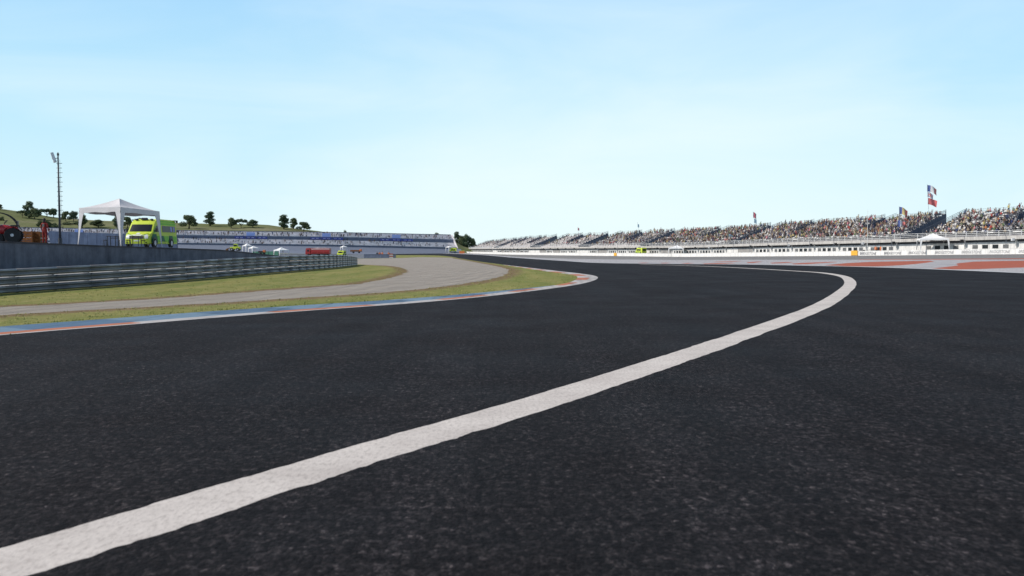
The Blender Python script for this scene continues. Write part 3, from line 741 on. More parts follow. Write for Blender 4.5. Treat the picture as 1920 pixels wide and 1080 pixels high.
# ------------------------------------------------------------------ ambulance van (front -Y, visible side +X)
def wheel(parent, x, y, z, r, w, name='wheel'):
    o = MB().lathe([(r*.62,-w/2),(r*.95,-w/2),(r,-w*.3),(r,w*.3),(r*.95,w/2),(r*.62,w/2)], 24, axis='x').build(name, M['rubber'], parent, smooth=False)
    o.location = (x,y,z)
    h = MB().lathe([(.02,w*.53),(r*.25,w*.56),(r*.3,w*.51),(r*.5,w*.505),(r*.58,w*.53),(r*.6,w*.4),(r*.6,-w*.4),(r*.58,-w*.53),(r*.5,-w*.505),(r*.3,-w*.51),(.02,-w*.53)], 20, axis='x').build('rim', M['hub'], o)
    return o
def ambulance(loc, rz, label, W_=2.25, L_=6.0, H_=2.42, sc=1, group=None):
    t = empty('ambulance', loc, rz, label, 'ambulance', group, sc=sc)
    hw = W_/2
    # side profile (y from front, z): y=0 nose
    prof = [(0.02,.32),(0.0,.62),(.06,.92),(.22,1.12),(.62,1.26),(1.22,2.02),(1.42,2.2),(1.75,2.32),(2.2,2.42),(5.6,2.42),(5.9,2.36),(6.0,2.2),(6.0,.42),(5.85,.3)]
    prof = [(y*L_/6, z*H_/2.42) for y, z in prof]
    def side_x(z): return hw*interp([.3,2.42],[1.0,.86], z*2.42/H_)
    def nose(y, z): return interp([0,.35,.9],[.9,.97,1.0], y)
    xs = [-1,-.92,-.5,0,.5,.92,1]
    mb = MB(); n = len(prof); vs = []
    for xi in xs:
        for (y, z) in prof:
            dy = .10*abs(xi)**3*(1 if y < 1.6 else 0); vs.append((xi*side_x(z)*nose(y,z), y + dy, z))
    fs = []
    for a in range(len(xs)-1):
        for k in range(n): fs.append((a*n+k, a*n+(k+1)%n, (a+1)*n+(k+1)%n, (a+1)*n+k))
    # side caps, gridded so the livery can follow the panels
    fs.append(tuple(range(n-1,-1,-1))); fs.append(tuple((len(xs)-1)*n+k for k in range(n)))
    mb.add(vs, fs); mb.build('body', M['vy'], t, bevel=.02)
    sx = lambda z, e=.012: side_x(z) + e
    def patch(name, mat, pts, e=.012, parent=t, side=1):      # panel laid on the flank, (y,z) outline
        vs = [(side*(side_x(z)*nose(y, z)+e), y, z) for y, z in pts]; vs2 = [(side*(side_x(z)*nose(y,z)-.02), y, z) for y, z in pts]
        k = len(pts); fs = [tuple(range(k)) if side > 0 else tuple(range(k-1,-1,-1))] + [(i, i+k, (i+1)%k+k, (i+1)%k) for i in range(k)]
        return MB().add(vs+vs2, fs).build(name, M[mat], parent)
    for side in (1,-1):
        # battenburg squares along the lower flank
        patch('livery_panel', 'vd', [(.42,.36),(1.6,.36),(1.6,.7),(1.45,1.12),(.75,1.12),(.5,.85)], .004, side=side)
        patch('livery_panel', 'vd', [(2.2,.5),(3.2,.5),(2.95,1.0),(2.45,1.0)], .008, side=side)
        patch('livery_panel', 'vd', [(4.0,.4),(5.2,.4),(5.0,1.02),(4.2,1.02)], .004, side=side)
        patch('livery_square', 'vg', [(1.65,.5),(2.15,.5),(2.35,.98),(1.62,.98)], .008, side=side)
        patch('livery_square', 'vg', [(3.25,.5),(3.95,.5),(4.1,.98),(3.02,.98)], .008, side=side)
        patch('livery_square', 'vg', [(5.25,.45),(5.9,.45),(5.9,.98),(5.05,.98)], .008, side=side)
        patch('livery_panel', 'vd', [(1.0,1.3),(1.2,1.3),(1.32,1.5),(1.12,1.5)], .012, side=side)
        patch('livery_square', 'vg', [(1.14,1.53),(1.34,1.53),(1.48,1.76),(1.28,1.76)], .012, side=side)
        patch('livery_square', 'vg', [(.8,1.16),(1.15,1.16),(1.18,1.28),(.98,1.28)], .012, side=side)
        patch('side_stripe', 'vg', [(2.15,1.92),(5.9,1.92),(5.9,2.12),(2.15,2.12)], .008, side=side)
        patch('side_stripe', 'vg', [(2.0,2.16),(5.7,2.16),(5.7,2.3),(2.0,2.3)], .006, side=side)
        patch('side_window', 'vglass', [(1.22,1.3),(2.1,1.3),(2.1,1.84),(1.56,1.84)], .014, side=side)
        w = patch('side_window', 'vglass', [(2.8,1.32),(5.75,1.32),(5.75,1.86),(2.8,1.86)], .014, side=side)
        patch('blue_blind', 'vblue', [(4.6,1.38),(4.95,1.38),(4.95,1.8),(4.6,1.8)], .018, w, side)
        patch('blue_blind', 'vblue', [(5.3,1.38),(5.55,1.38),(5.55,1.8),(5.3,1.8)], .018, w, side)
        d = patch('door', 'vy', [(2.14,.5),(2.2,.5),(2.2,2.1),(2.14,2.1)], .006, side=side)
        MB().bar((side*(hw+.02),2.0,1.12),(side*(hw+.02),1.84,1.12),.02,.03).build('handle', M['black'], d)
        mb = MB(); mb.box((side*(hw+.02)-.0, 1.02, 1.32),(side*(hw+.2), 1.12, 1.62)); mb.build('mirror', M['black'], t, bevel=.02)
        for yy in (.98*L_/6, 4.6*L_/6):
            arch = MB().lathe([(.02,-.0),(.455,0),(.455,.006),(.02,.006)], 20, axis='x'); 
            a_ = arch.build('wheel_arch', M['black'], t); a_.location = (side*(hw+.006), yy, .40)
            wheel(t, side*(hw-.075), yy, .37, .37, .22)
    # windscreen follows the sloping front
    def front(zz): 
        ys = [p[0] for p in prof[:9]]; zs = [p[1] for p in prof[:9]]; return interp(zs, ys, zz)
    def fpatch(name, mat, pts, e=.012, parent=t):
        vs = []
        for xf, z in pts:
            y = front(z); vs.append((xf*side_x(z)*nose(y,z), y + .10*abs(xf)**3*1.0 - e, z))
        k = len(pts); vs2 = [(x, y+e+.03, z-.0) for x, y, z in vs]
        return MB().add(vs+vs2, [tuple(range(k))] + [(i, i+k, (i+1)%k+k, (i+1)%k) for i in range(k)]).build(name, M[mat], parent)
    def fstrip(name, mat, z0, z1, x0, x1, e=.014, n=8, tap=0, parent=t):
        rows = []
        for r in range(5):
            z = lerp(z0, z1, r/4); sh = 1 - tap*r/4; row = []
            for k in range(n+1):
                xf = lerp(x0, x1, k/n)*sh; y = front(z); row.append((xf*side_x(z)*nose(y,z), y + .10*abs(xf)**3 - e, z))
            rows.append(row)
        o = MB().sheet(rows).build(name, M[mat], parent); so = o.modifiers.new('s','SOLIDIFY'); so.thickness = .01; return o
    fstrip('windscreen', 'vglass', 1.34, 1.94, -.88, .88, .02, tap=.04)
    fstrip('bonnet_panel', 'vwhite', .98, 1.06, -.86, .86, .012)
    fstrip('grille', 'vgrey', .72, .95, -.55, .55, .03)
    fstrip('badge', 'vwhite', 1.1, 1.22, -.14, .14, .02)
    fstrip('number_plate', 'vwhite', .5, .6, -.24, .24, .03)
    fstrip('bumper', 'vy', .3, .46, -.97, .97, .06)
    for a, b in ((-.93,-.64),(.64,.93)): 
        fstrip('headlight', 'vwhite', .74, .96, a, b, .03)
        fstrip('fog_light', 'black', .36, .43, a+.08, b-.08, .075)
    for a, b in ((-.7,-.3),(.3,.7)):
        s_ = 1 if a > 0 else -1
        mb = MB(); mb.bar((s_*.85*hw,.3,1.2),(s_*.3*hw,.08,.98),.03,.03); mb.build('bonnet_line', M['vg'], t)
    for x in (-.62, .62):
        MB().ell((x*hw/1.1,1.6,2.36),(.17,.12,.08),10,6).build('roof_light', M['black'], t)
    mb = MB(); mb.box((-.28,1.55,2.34),(.28,1.85,2.52), tap=.8); mb.build('light_bar', M['black'], t, bevel=.02)
    mb = MB(); mb.box((hw*.55,5.55,2.36),(hw*1.02,6.15,2.42)); mb.box((hw*.95,5.8,2.2),(hw*1.03,6.12,2.42)); mb.build('rear_awning', M['black'], t)
    return t
van = ambulance((-31.25, 74, plat(-31.25,76)+.1), 0, 'bright yellow-green ambulance van parked on the raised yard behind the big gazebo', H_=2.42)
van.scale = (1,1,1)

# ------------------------------------------------------------------ red tractor, crates, person
tp = onplat(18.5, 58)
t = empty('compact_tractor', tp + Vector((0,0,.05)), math.radians(20), 'red compact tractor with black tyres and a curved black roll hoop, at the left edge', 'tractor')
mb = MB(); rings = []
for (x, w, z0, z1) in ((-.78,.16,.62,.9),(-.72,.3,.55,1.08),(-.45,.34,.5,1.18),(-.1,.34,.5,1.16),(.2,.36,.5,1.08),(.45,.4,.5,1.02),(.58,.3,.55,.92)):
    rings.append([Vector((x, w*math.cos(q)*(1 if abs(math.cos(q))<.9 else .95), (z0+z1)/2 + (z1-z0)/2*math.sin(q))) for q in [2*math.pi*i/12 for i in range(12)]])
mb.loft(rings); mb.build('body', M['red'], t, smooth=True)
MB().box((-.5,-.3,.35),(.5,.3,.55)).build('chassis', M['black'], t, bevel=.02)
for sy in (-1,1):
    o = MB().lathe([(.3,-.14),(.46,-.14),(.48,-.08),(.48,.08),(.46,.14),(.3,.14)], 22, axis='y').build('wheel', M['rubber'], t); o.location = (.25, sy*.52, .48)
    MB().lathe([(.02,-.145),(.06,-.15),(.1,-.142),(.12,-.13),(.12,.13),(.1,.142),(.06,.15),(.02,.145)], 18, axis='y').build('rim', M['hub'], o)
    o = MB().lathe([(.16,-.09),(.28,-.09),(.3,-.04),(.3,.04),(.28,.09),(.16,.09)], 18, axis='y').build('wheel', M['rubber'], t); o.location = (-.58, sy*.4, .3)
    pts = [(.62, sy*.3, .7), (.5, sy*.3, 1.15), (.25, sy*.3, 1.55), (-.12, sy*.3, 1.82), (-.55, sy*.3, 1.94), (-.8, sy*.3, 1.9)]
    MB().tube(catmull(pts, n=5), .035, 8).build('roll_hoop', M['black'], t, smooth=True)
    mb = MB(); mb.sheet([[Vector((.25+.56*math.cos(q), sy*.52+dy, .48+.56*math.sin(q))) for q in [math.radians(a) for a in range(30,160,12)]] for dy in (-.16,.16)]); o = mb.build('mudguard', M['red'], t); o.modifiers.new('s','SOLIDIFY').thickness = .02
mb = MB(); mb.bar((-.8,-.3,1.9),(-.8,.3,1.9),.06,.06); mb.build('hoop_crossbar', M['black'], t)
mb = MB(); mb.box((.1,-.24,1.05),(.5,.24,1.15)); mb.box((.42,-.24,1.1),(.52,.24,1.42)); mb.build('seat', M['black'], t, bevel=.03)
mb = MB(); mb.tube([(-.35+.0,0,1.1),(-.2,0,1.35)], .02); mb.build('steering_column', M['black'], t)
sw_ = [(-.2+.14*math.cos(q)*.6, .18*math.sin(q), 1.36+.14*math.cos(q)*.7) for q in [2*math.pi*i/16 for i in range(17)]]
MB().tube(sw_, .018, 6, caps=False).build('steering_wheel', M['black'], t)
mb = MB(); mb.box((-.12,-.3,-.04),(.12,.3,.04), M=Matrix.Translation((-.72,0,1.3)) @ Matrix.Rotation(math.radians(-40),4,'Y')); mb.build('front_rack', M['black'], t, bevel=.02)

def crate(loc, w, d, h, label, rz=0, slats=4):
    t = empty('slatted_crate', loc, rz, label, 'crate', 'orange slatted crates on the raised yard')
    n = slats
    for side in (-1,1):
        mb = MB()
        for i in range(n):
            z = h*(i+.12)/n; mb.box((-w/2, side*d/2-.012, z), (w/2, side*d/2+.012, z + h/n*.86))
        mb.build('slat_panel', M['orange'], t)
    for side in (-1,1):
        mb = MB()
        for i in range(n):
            z = h*(i+.12)/n; mb.box((side*(w/2-.012)-.012, -d/2+.014, z), (side*(w/2-.012)+.012, d/2-.014, z + h/n*.86))
        mb.build('end_panel', M['orange'], t)
    for sx in (-1,1):
        for sy in (-1,1): MB().box((sx*(w/2+.0)-.035, sy*(d/2+.03)-.02, 0),(sx*(w/2)+.035, sy*(d/2+.03)+.02, h*1.04)).build('corner_post', M['orange'], t)
    MB().box((-w/2+.03,-d/2+.03,.02),(w/2-.03,d/2-.03,.05)).build('floor_board', M['wood'], t)
    return t
crate(onplat(54,60), .86, .7, .86, 'long orange slatted crate right behind the tractor')
crate(onplat(73.5,60.3), .5, .7, .84, 'short orange slatted crate beside the person in red')
crate(onplat(4,60.6), .55, .7, .86, 'orange slatted crate left of the tractor, cut by the photo edge')

# skinned figure
def figure(name, joints, bones, root, mats, zsplit, sub=1):
    me = bpy.data.meshes.new(name); keys = list(joints); idx = {k: i for i, k in enumerate(keys)}
    me.from_pydata([joints[k][0] for k in keys], [(idx[a], idx[b]) for a, b in bones], [])
    o = bpy.data.objects.new(name, me); C.objects.link(o)
    sk = o.modifiers.new('skin', 'SKIN'); 
    for k in keys:
        d = me.skin_vertices[0].data[idx[k]]; r = joints[k][1]; d.radius = r if isinstance(r, tuple) else (r, r)
        d.use_root = (k == root)
    ss = o.modifiers.new('sub', 'SUBSURF'); ss.levels = sub; ss.render_levels = sub
    bpy.context.view_layer.update(); dg = bpy.context.evaluated_depsgraph_get()
    m2 = bpy.data.meshes.new_from_object(o.evaluated_get(dg)); m2.name = name
    C.objects.unlink(o); bpy.data.objects.remove(o)
    for m in mats: m2.materials.append(m)
    for p in m2.polygons: p.material_index = zsplit(p.center); p.use_smooth = True
    return m2
def standing(bend=0, mats=None, hgt=1.72, arms=.0):
    j = {'pel': ((0,0,.95),(.155,.11)), 'wst': ((0,0,1.12),(.14,.1)), 'chs': ((0,-.01,1.32),(.17,.115)), 'nk0': ((0,0,1.46),(.07,.065)), 'nk': ((0,0,1.53),(.055,.055)), 'hd': ((0,-.01,1.62),(.078,.09)), 'hd2': ((0,-.005,1.7),(.062,.075))}
    b = [('pel','wst'),('wst','chs'),('chs','nk0'),('nk0','nk'),('nk','hd'),('hd','hd2')]
    for s, n in ((-1,'l'),(1,'r')):
        j['hip'+n] = ((s*.1,0,.86),.095); j['kn'+n] = ((s*.11,-.02,.48),.065); j['an'+n] = ((s*.12,.02,.09),.045); j['to'+n] = ((s*.13,-.14,.035),(.04,.03))
        j['sh'+n] = ((s*.2,0,1.4),.062); j['el'+n] = ((s*.27,.03,1.12),.045); j['wr'+n] = ((s*.26,-.08,.88),.03); j['ha'+n] = ((s*.25,-.11,.79),(.035,.022))
        b += [('pel','hip'+n),('hip'+n,'kn'+n),('kn'+n,'an'+n),('an'+n,'to'+n),('chs','sh'+n),('sh'+n,'el'+n),('el'+n,'wr'+n),('wr'+n,'ha'+n)]
    return j, b
j, b = standing()
zs = lambda c: 1 if (c.z > 1.52 or (c.z < .87 and abs(c.x) > .2)) else (2 if c.z < .07 else 0)
person_me = figure('body', j, b, 'pel', [M['redc'], M['skin'], M['black']], zs)
pp = onplat(84.5, 59.2) + Vector((0,0,.06))
def person(loc, rz, label, me, hairm=M['hair'], sc=1, group=None, long_hair=True, badge=False, cloth=None):
    t = empty('person', loc, rz, label, 'person', group, sc=sc)
    o = bpy.data.objects.new('body', me); C.objects.link(o); o.parent = t
    mb = MB(); mb.ell((0,.015,1.66),(.098,.112,.115),12,8)
    if long_hair: mb.ell((0,.06,1.55),(.085,.06,.13),10,6)
    mb.build('hair', hairm, t, smooth=True)
    if badge:
        mb = MB(); mb.sheet([[Vector((x, .135 + .0*x, z)) for x in (-.08,0,.08)] for z in (1.16,1.28,1.38)]); mb.build('back_print', M['winglass2'], t)
    return t
person(pp, math.radians(170), 'person in red overalls with black hair, seen from behind beside the orange crates', person_me, badge=True, sc=.96)

# ------------------------------------------------------------------ far infield vehicles and marshals
def truck(loc, rz, label, Ln=12.4, Wd=2.6, H=3.7):
    t = empty('truck', loc, rz, label, 'truck')
    MB().box((-Ln/2+2.9,-Wd/2,.9),(Ln/2,Wd/2,H*.98)).build('cargo_box', M['red'], t, bevel=.08)
    rings = []
    for x, z1 in ((-Ln/2,1.9),(-Ln/2+.25,H*.93),(-Ln/2+.6,H*1.0),(-Ln/2+2.6,H*1.02)):
        rings.append([Vector((x,-Wd/2*.97,.6)),Vector((x,Wd/2*.97,.6)),Vector((x,Wd/2*.97,z1)),Vector((x,-Wd/2*.97,z1))])
    MB().loft(rings).build('cab', M['red'], t, bevel=.06)
    MB().box((-Ln/2+.9,-Wd/2*.97-.03,2.0),(-Ln/2+1.9,-Wd/2*.97+.01,2.9)).build('cab_window', M['vglass'], t)
    for k in range(3): MB().box((-Ln/2+3.6+k*2.9,-Wd/2-.03,1.2),(-Ln/2+6.1+k*2.9,-Wd/2+.02,1.9)).build('locker', M['redc'], t)
    MB().box((-Ln/2+3.0,-Wd/2-.04,H*.84),(Ln/2-.1,-Wd/2+.02,H*.9)).build('side_stripe', M['vwhite'], t)
    MB().box((-Ln/2+4,-.5,H),(Ln/2-2,.5,H+.22)).build('roof_ladder', M['hub'], t)
    MB().box((-Ln/2+.2,-Wd/2+.2,.45),(Ln/2-.2,Wd/2-.2,.9)).build('chassis', M['black'], t)
    for x in (-Ln/2+1.6, -Ln/2+6.2, Ln/2-3.2, Ln/2-1.9):
        for s in (-1,1):
            o = MB().lathe([(.3,-.16),(.5,-.16),(.52,0),(.5,.16),(.3,.16)], 18, axis='y').build('wheel', M['rubber'], t); o.location = (x, s*(Wd/2-.14), .52)
            MB().lathe([(.02,-.14),(.3,-.15),(.3,.15),(.02,.14)], 12, axis='y').build('rim', M['hub'], o)
    return t
g0 = P(597, 479.2); truck((g0.x, g0.y, g0.z), math.radians(-8), 'red fire truck parked in the infield beyond the end of the guard rail')
def small_van(loc, rz, label, mk='vy', L_=4.8, W_=1.9, H_=2.2, group=None):
    t = empty('van', loc, rz, label, 'van', group)
    prof = [(0,.35),(0,.95),(.55,1.15),(1.2,1.95),(1.6,H_),(L_-.1,H_),(L_,H_-.15),(L_,.35)]
    rings = [[Vector((y-L_/2, s*W_/2*(1 if z < 1.2 else .93), z)) for y, z in prof] for s in (-1,-.9,.9,1)]
    MB().loft(rings).build('body', M[mk], t, bevel=.04)
    for s in (-1,1):
        for a, b_ in ((1.35,2.15),(2.3,3.3),(3.45,4.5)): MB().box((a-L_/2, s*W_/2*.97-.025, 1.2),(b_-L_/2, s*W_/2*.97+.025, 1.8)).build('side_window', M['vglass'], t)
        for q in (.3, 1.5, 2.7, 3.9): MB().box((q-L_/2, s*W_/2-.02, .5),(q+.6-L_/2, s*W_/2+.02, .95)).build('livery_square', M['vd'], t)
    mb = MB(); mb.add([(-L_/2+.56,-W_/2*.8,1.18),(-L_/2+.56,W_/2*.8,1.18),(-L_/2+1.17,W_/2*.78,1.9),(-L_/2+1.17,-W_/2*.78,1.9)], [(0,3,2,1)]); o = mb.build('windscreen', M['vglass'], t); o.location = (-.03,0,.03)
    MB().box((L_/2-.01,-W_/2*.75,1.15),(L_/2+.03,W_/2*.75,1.85)).build('rear_window', M['vglass'], t)
    for x in (.95, L_-.95):
        for s in (-1,1):
            o = MB().lathe([(.02,-.12),(.35,-.12),(.36,0),(.35,.12),(.02,.12)], 16, axis='y').build('wheel', M['rubber'], t); o.location = (x-L_/2, s*(W_/2-.1), .36)
    MB().box((-L_/2+1.5,-.5,H_),(-L_/2+1.8,.5,H_+.15)).build('light_bar', M['black'], t)
    return t
g0 = P(643.5, 479); small_van((g0.x, g0.y-4, g0.z), math.radians(80), 'small yellow-green van seen from behind, right of the red fire truck', H_=2.4, W_=3.0)
g0 = P(1201, 482); wv = None
def loader(loc, rz, label, group=None):
    t = empty('loader', loc, rz, label, 'loader', group)
    MB().box((-1.6,-.9,.7),(1.9,.9,1.5)).build('body', M['vy'], t, bevel=.1)
    MB().box((-.5,-.75,1.5),(1.0,.75,2.6), tap=.85).build('cab', M['vy'], t, bevel=.08)
    MB().box((-.4,-.78,1.75),(.85,.78,2.35), tap=.9).build('cab_window', M['vglass'], t)
    mb = MB(); mb.bar((-1.2,0,1.4),(-3.0,0,.8),.3,.25); mb.bar((-3.0,-.9,.5),(-3.0,.9,.5),.5,.5); mb.build('loader_arm', M['orange'], t)
    for x in (-1.0,1.2):
        for s in (-1,1):
            o = MB().lathe([(.02,-.2),(.58,-.2),(.6,0),(.58,.2),(.02,.2)], 16, axis='y').build('wheel', M['rubber'], t); o.location = (x, s*.95, .6)
            MB().lathe([(.02,-.22),(.25,-.22),(.25,.22),(.02,.22)], 12, axis='y').build('rim', M['hub'], o)
    MB().tube([(.2,0,2.6),(.2,0,2.85)], .08).build('beacon', M['orange'], t)
    return t
g0 = at(441, 470, 330); loader((g0.x, g0.y, at(441,470.6,330).z), 0, 'yellow-green loader with an orange arm beyond the sloping dark wall')
g0 = P(666, 473.5)
def trailer(loc, label, Ln=6, mk='orange'):
    t = empty('flat_trailer', loc, 0, label, 'trailer')
    MB().box((-Ln/2,-1,.7),(Ln/2,1,.85)).build('deck', M['black'], t); MB().box((-Ln/2,-1,.87),(Ln/2-1.2,-.9,1.5)).build('side_board', M[mk], t)
    MB().box((-Ln/2,.9,.87),(Ln/2-1.2,1,1.5)).build('side_board', M[mk], t)
    MB().box((Ln/2-1.1,-.8,.87),(Ln/2-.1,.8,1.9)).build('load', M['orangep'], t, bevel=.1)
    for x in (-Ln/4, Ln/4):
        for s in (-1,1): o = MB().lathe([(.02,-.12),(.34,-.12),(.34,.12),(.02,.12)], 14, axis='y').build('wheel', M['rubber'], t); o.location = (x, s*.9, .36)
    return t
a = at(668, 472, 420); trailer((a.x, 420, at(668,473.6,420).z - .3), 'orange flat trailer with pinkish load, right of the small yellow-green van', 5.4)
a = at(492, 474, 395); trailer((a.x, 395, T(a.x,395)+.9), 'dark low trailer with orange boards between two white gazebos', 3.0, 'wood')
# service bank that carries far infield vehicles
t = empty('green_netting', at(494, 475, 410), 0, 'low green netting fence between two white infield gazebos', 'fence')
mb = MB(); mb.box((-5,0,-1),(7,.05,.9)); mb.build('net_panel', M['net'], t)
for k in range(6): MB().tube([(-5+k*2.4,-.05,-1.2),(-5+k*2.4,-.05,1.0)], .05).build('post', M['black'], t)
# marshal post wall
a = P(690, 483.6); b_ = P(736, 483.8)
t = empty('marshal_post_wall', ((a.x+b_.x)/2, (a.y+b_.y)/2, a.z), 0, 'low grey concrete wall in front of the marshals past the gravel', 'wall')
hw_ = (b_.x-a.x)/2
MB().box((-hw_,-.2,0),(hw_,.2,1.15)).build('wall_face', M['farfront'], t); MB().box((-hw_-.05,-.25,1.153),(hw_+.05,.25,1.24)).build('coping', M['farfront'], t)
yw = (a.y+b_.y)/2
jm, bm_ = standing(); marshal_me = figure('body', jm, bm_, 'pel', [M['orangep'], M['skin'], M['black']], zs, 0)
marshal2_me = figure('body', jm, bm_, 'pel', [M['black'], M['skin'], M['black']], zs, 0)
MG = 'marshals and crew around the track'
for x, mm, rz, lb in ((707.5, marshal2_me, 0, 'person in dark clothes leftmost behind the low grey marshal wall'), (712, marshal_me, .4, 'person in orange clothes standing behind the low grey marshal wall, second from left'), (717, marshal_me, -.5, 'person in orange clothes behind the low grey marshal wall, third from left'), (729, marshal_me, .2, 'person in orange clothes at the right end of the low grey marshal wall')):
    q = at(x, 480, yw+1.2); person((q.x, q.y, T(q.x,q.y)+.0), rz, lb, mm, sc=1.15, group=MG, long_hair=False)
q = at(733.5, 484, yw-1.0)
t = empty('marker_board', (q.x, q.y, T(q.x,q.y)), 0, 'small red and white marker board at the end of the marshal wall', 'marker board')
for k in range(4): MB().box((-.6,-.05,.35*k),(.6,.05,.35*k+.345)).build('board_stripe', M['red_paint'] if k%2 else M['white_paint'], t)

# ------------------------------------------------------------------ distant grandstand
def lerpP(a, b, k): return tuple(lerp(u, v, k) for u, v in zip(a, b))
FSx = [-700,-300,100,330,640,845]
topy = [417,422,427.5,432,436,440.5]; FY = [360,420,480,520,585,650]
def fs_at(x, dy, dY): y = interp(FSx, topy, x); Yd = interp(FSx, FY, x); return at(x, y+dy, Yd+dY)
t = empty('distant_grandstand', fs_at(500, 40, 0), 0, 'long pale distant grandstand with two seat tiers and blue banners below the hills', 'grandstand')
o_ = t.location.copy()
xs = [-700 + i*(845+700)/120 for i in range(121)]
def band(name, mat, rowsdef, x0=-700, x1=845, slant=0, parent=t, n=110):
    rows = []
    for dy, dY in rowsdef: rows.append([fs_at(lerp(x0, x1 + slant*dy, i/n), dy, dY) - o_ for i in range(n+1)])
    return MB().sheet(rows).build(name, M[mat], parent)
def steps(dy0, dy1, Y0, Y1, n):
    out = []
    for i in range(n):
        a = i/n; b = (i+1)/n
        out += [(lerp(dy0,dy1,a), lerp(Y0,Y1,a)), (lerp(dy0,dy1,b), lerp(Y0,Y1,a))]
    return out
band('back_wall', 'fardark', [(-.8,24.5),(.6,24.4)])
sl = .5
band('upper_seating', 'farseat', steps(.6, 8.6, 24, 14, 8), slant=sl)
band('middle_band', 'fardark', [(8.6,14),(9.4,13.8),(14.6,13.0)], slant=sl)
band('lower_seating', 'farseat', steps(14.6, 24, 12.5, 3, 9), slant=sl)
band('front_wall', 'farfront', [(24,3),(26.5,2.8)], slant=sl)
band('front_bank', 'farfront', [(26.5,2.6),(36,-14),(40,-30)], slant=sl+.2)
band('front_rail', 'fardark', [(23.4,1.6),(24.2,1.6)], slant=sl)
for x in range(-660, 840, 36):
    rows = [[fs_at(x+e, dy, Yq) - o_ for e in (-.5,.5)] for dy, Yq in ((.6,23.2),(8.6,13.4))]
    MB().sheet(rows).build('aisle', M['fardark'], t) if x > -100 else None
for x in (-10, 148, 470, 612, 743):   # pale blue screens over the seats, with banners below
    for (nm, mk, u0, u1, d0, d1, Yq) in (('screen','paleblue',x-8,x+8,1.6,8.4,12.8),):
        rows = [[fs_at(lerp(u0,u1,i/4), d, Yq) - o_ for i in range(5)] for d in (d0,d1)]
        MB().sheet(rows).build(nm, M[mk], t)
    for (u0, u1) in ((x-30,x-11),(x-9,x+10),(x+12,x+31)):
        rows = [[fs_at(lerp(u0,u1,i/4), d, 11.5) - o_ for i in range(5)] for d in (9.3,13.8)]
        bo = MB().sheet(rows).build('banner', M['blueb'], t)
        mb = MB()
        for k in range(5):
            if k == 2: continue
            q = lerp(u0+3, u1-3, k/5); mb.sheet([[fs_at(qq, d, 11.2) - o_ for qq in (q, q+1.8)] for d in (10.9,12.2)])
        mb.build('lettering', M['whitetext'], bo)
# slanted white end stair
e0, e1, e2, e3 = fs_at(845,-.5,24)-o_, fs_at(848.5,0,24)-o_, fs_at(859,25,3)-o_, fs_at(855.5,25,3)-o_
MB().add([e0,e1,e2,e3],[(0,1,2,3)]).build('end_stair', M['farseat'], t)

# low crowd figures
def crowd_body(pose, seed):
    rr = random.Random(seed); mb = MB(); n = 6
    def ring(c, a, b_, tilt=0): return [Vector((c[0]+a*math.cos(2*math.pi*i/n), c[1]+b_*math.sin(2*math.pi*i/n), c[2])) for i in range(n)]
    lean = rr.uniform(-.05,.1); z0 = .42 if pose != 'stand' else .9
    segs_ = [((0,0,z0),.17,.13),((0,-lean*.4,z0+.22),.16,.11),((0,-lean,z0+.42),.2,.12),((0,-lean,z0+.52),.13,.09),((0,-lean*1.2,z0+.57),.06,.06)]
    rings = [ring(c,a,b_) for c,a,b_ in segs_]
    mb.loft(rings, 0)
    mb.loft([ring((0,-lean*1.2,z0+.56),.055,.055), ring((0,-lean*1.3-.01,z0+.63),.085,.095), ring((0,-lean*1.3,z0+.73),.09,.1), ring((0,-lean*1.3,z0+.81),.05,.055)], 1)
    mb.loft([ring((0,-lean*1.3+.03,z0+.70),.098,.1), ring((0,-lean*1.3+.02,z0+.78),.09,.1), ring((0,-lean*1.3+.01,z0+.84),.04,.05)], 3)
    for s in (-1,1):
        k = s*.1
        if pose == 'stand': mb.tube([(k,0,z0),(k*1.1,-.02,.48),(k*1.2,0,.06)], [.09,.065,.05], 5, 2)
        else: mb.tube([(k,0,z0+.05),(k*1.3,-.4,z0+.05),(k*1.3,-.42,.05)], [.09,.075,.05], 5, 2)
        sh = Vector((s*.19,-lean,z0+.45))
        if pose == 'cheer' or (pose == 'stand' and s == 1): mb.tube([sh, sh+Vector((s*.12,-.06,.2)), sh+Vector((s*.08,-.1,.48))], [.055,.045,.035], 5, 0)
        else: mb.tube([sh, sh+Vector((s*.06,-.05,-.25)), sh+Vector((-s*.04,-.27,-.3))], [.055,.045,.035], 5, 0)
    return mb
shirt_cols = [('white',(.7,.68,.66)),('grey',(.28,.28,.3)),('black',(.02,.02,.025)),('red',(.45,.06,.05)),('orange',(.5,.2,.08)),('yellow',(.5,.42,.17)),('green',(.13,.19,.09)),('navy blue',(.03,.045,.13)),('pink',(.6,.25,.28)),('brown',(.14,.08,.05)),('beige',(.42,.34,.24)),('maroon',(.15,.03,.04))]
SH = {n_: paint(n_+' shirt', c_, .9, .2, 8) for n_, c_ in shirt_cols}
jeans = paint('dark trousers', (.05,.055,.08), .9, .3, 5); hairs = [paint('dark brown hair', (.03,.02,.015), .8, .2), paint('fair hair', (.25,.17,.09), .8, .2), paint('cap cloth', (.5,.5,.5), .8, .2)]
poses = ['sit','sit2','cheer','stand']
bodies = [crowd_body(p_, i_) for i_, p_ in enumerate(poses)]

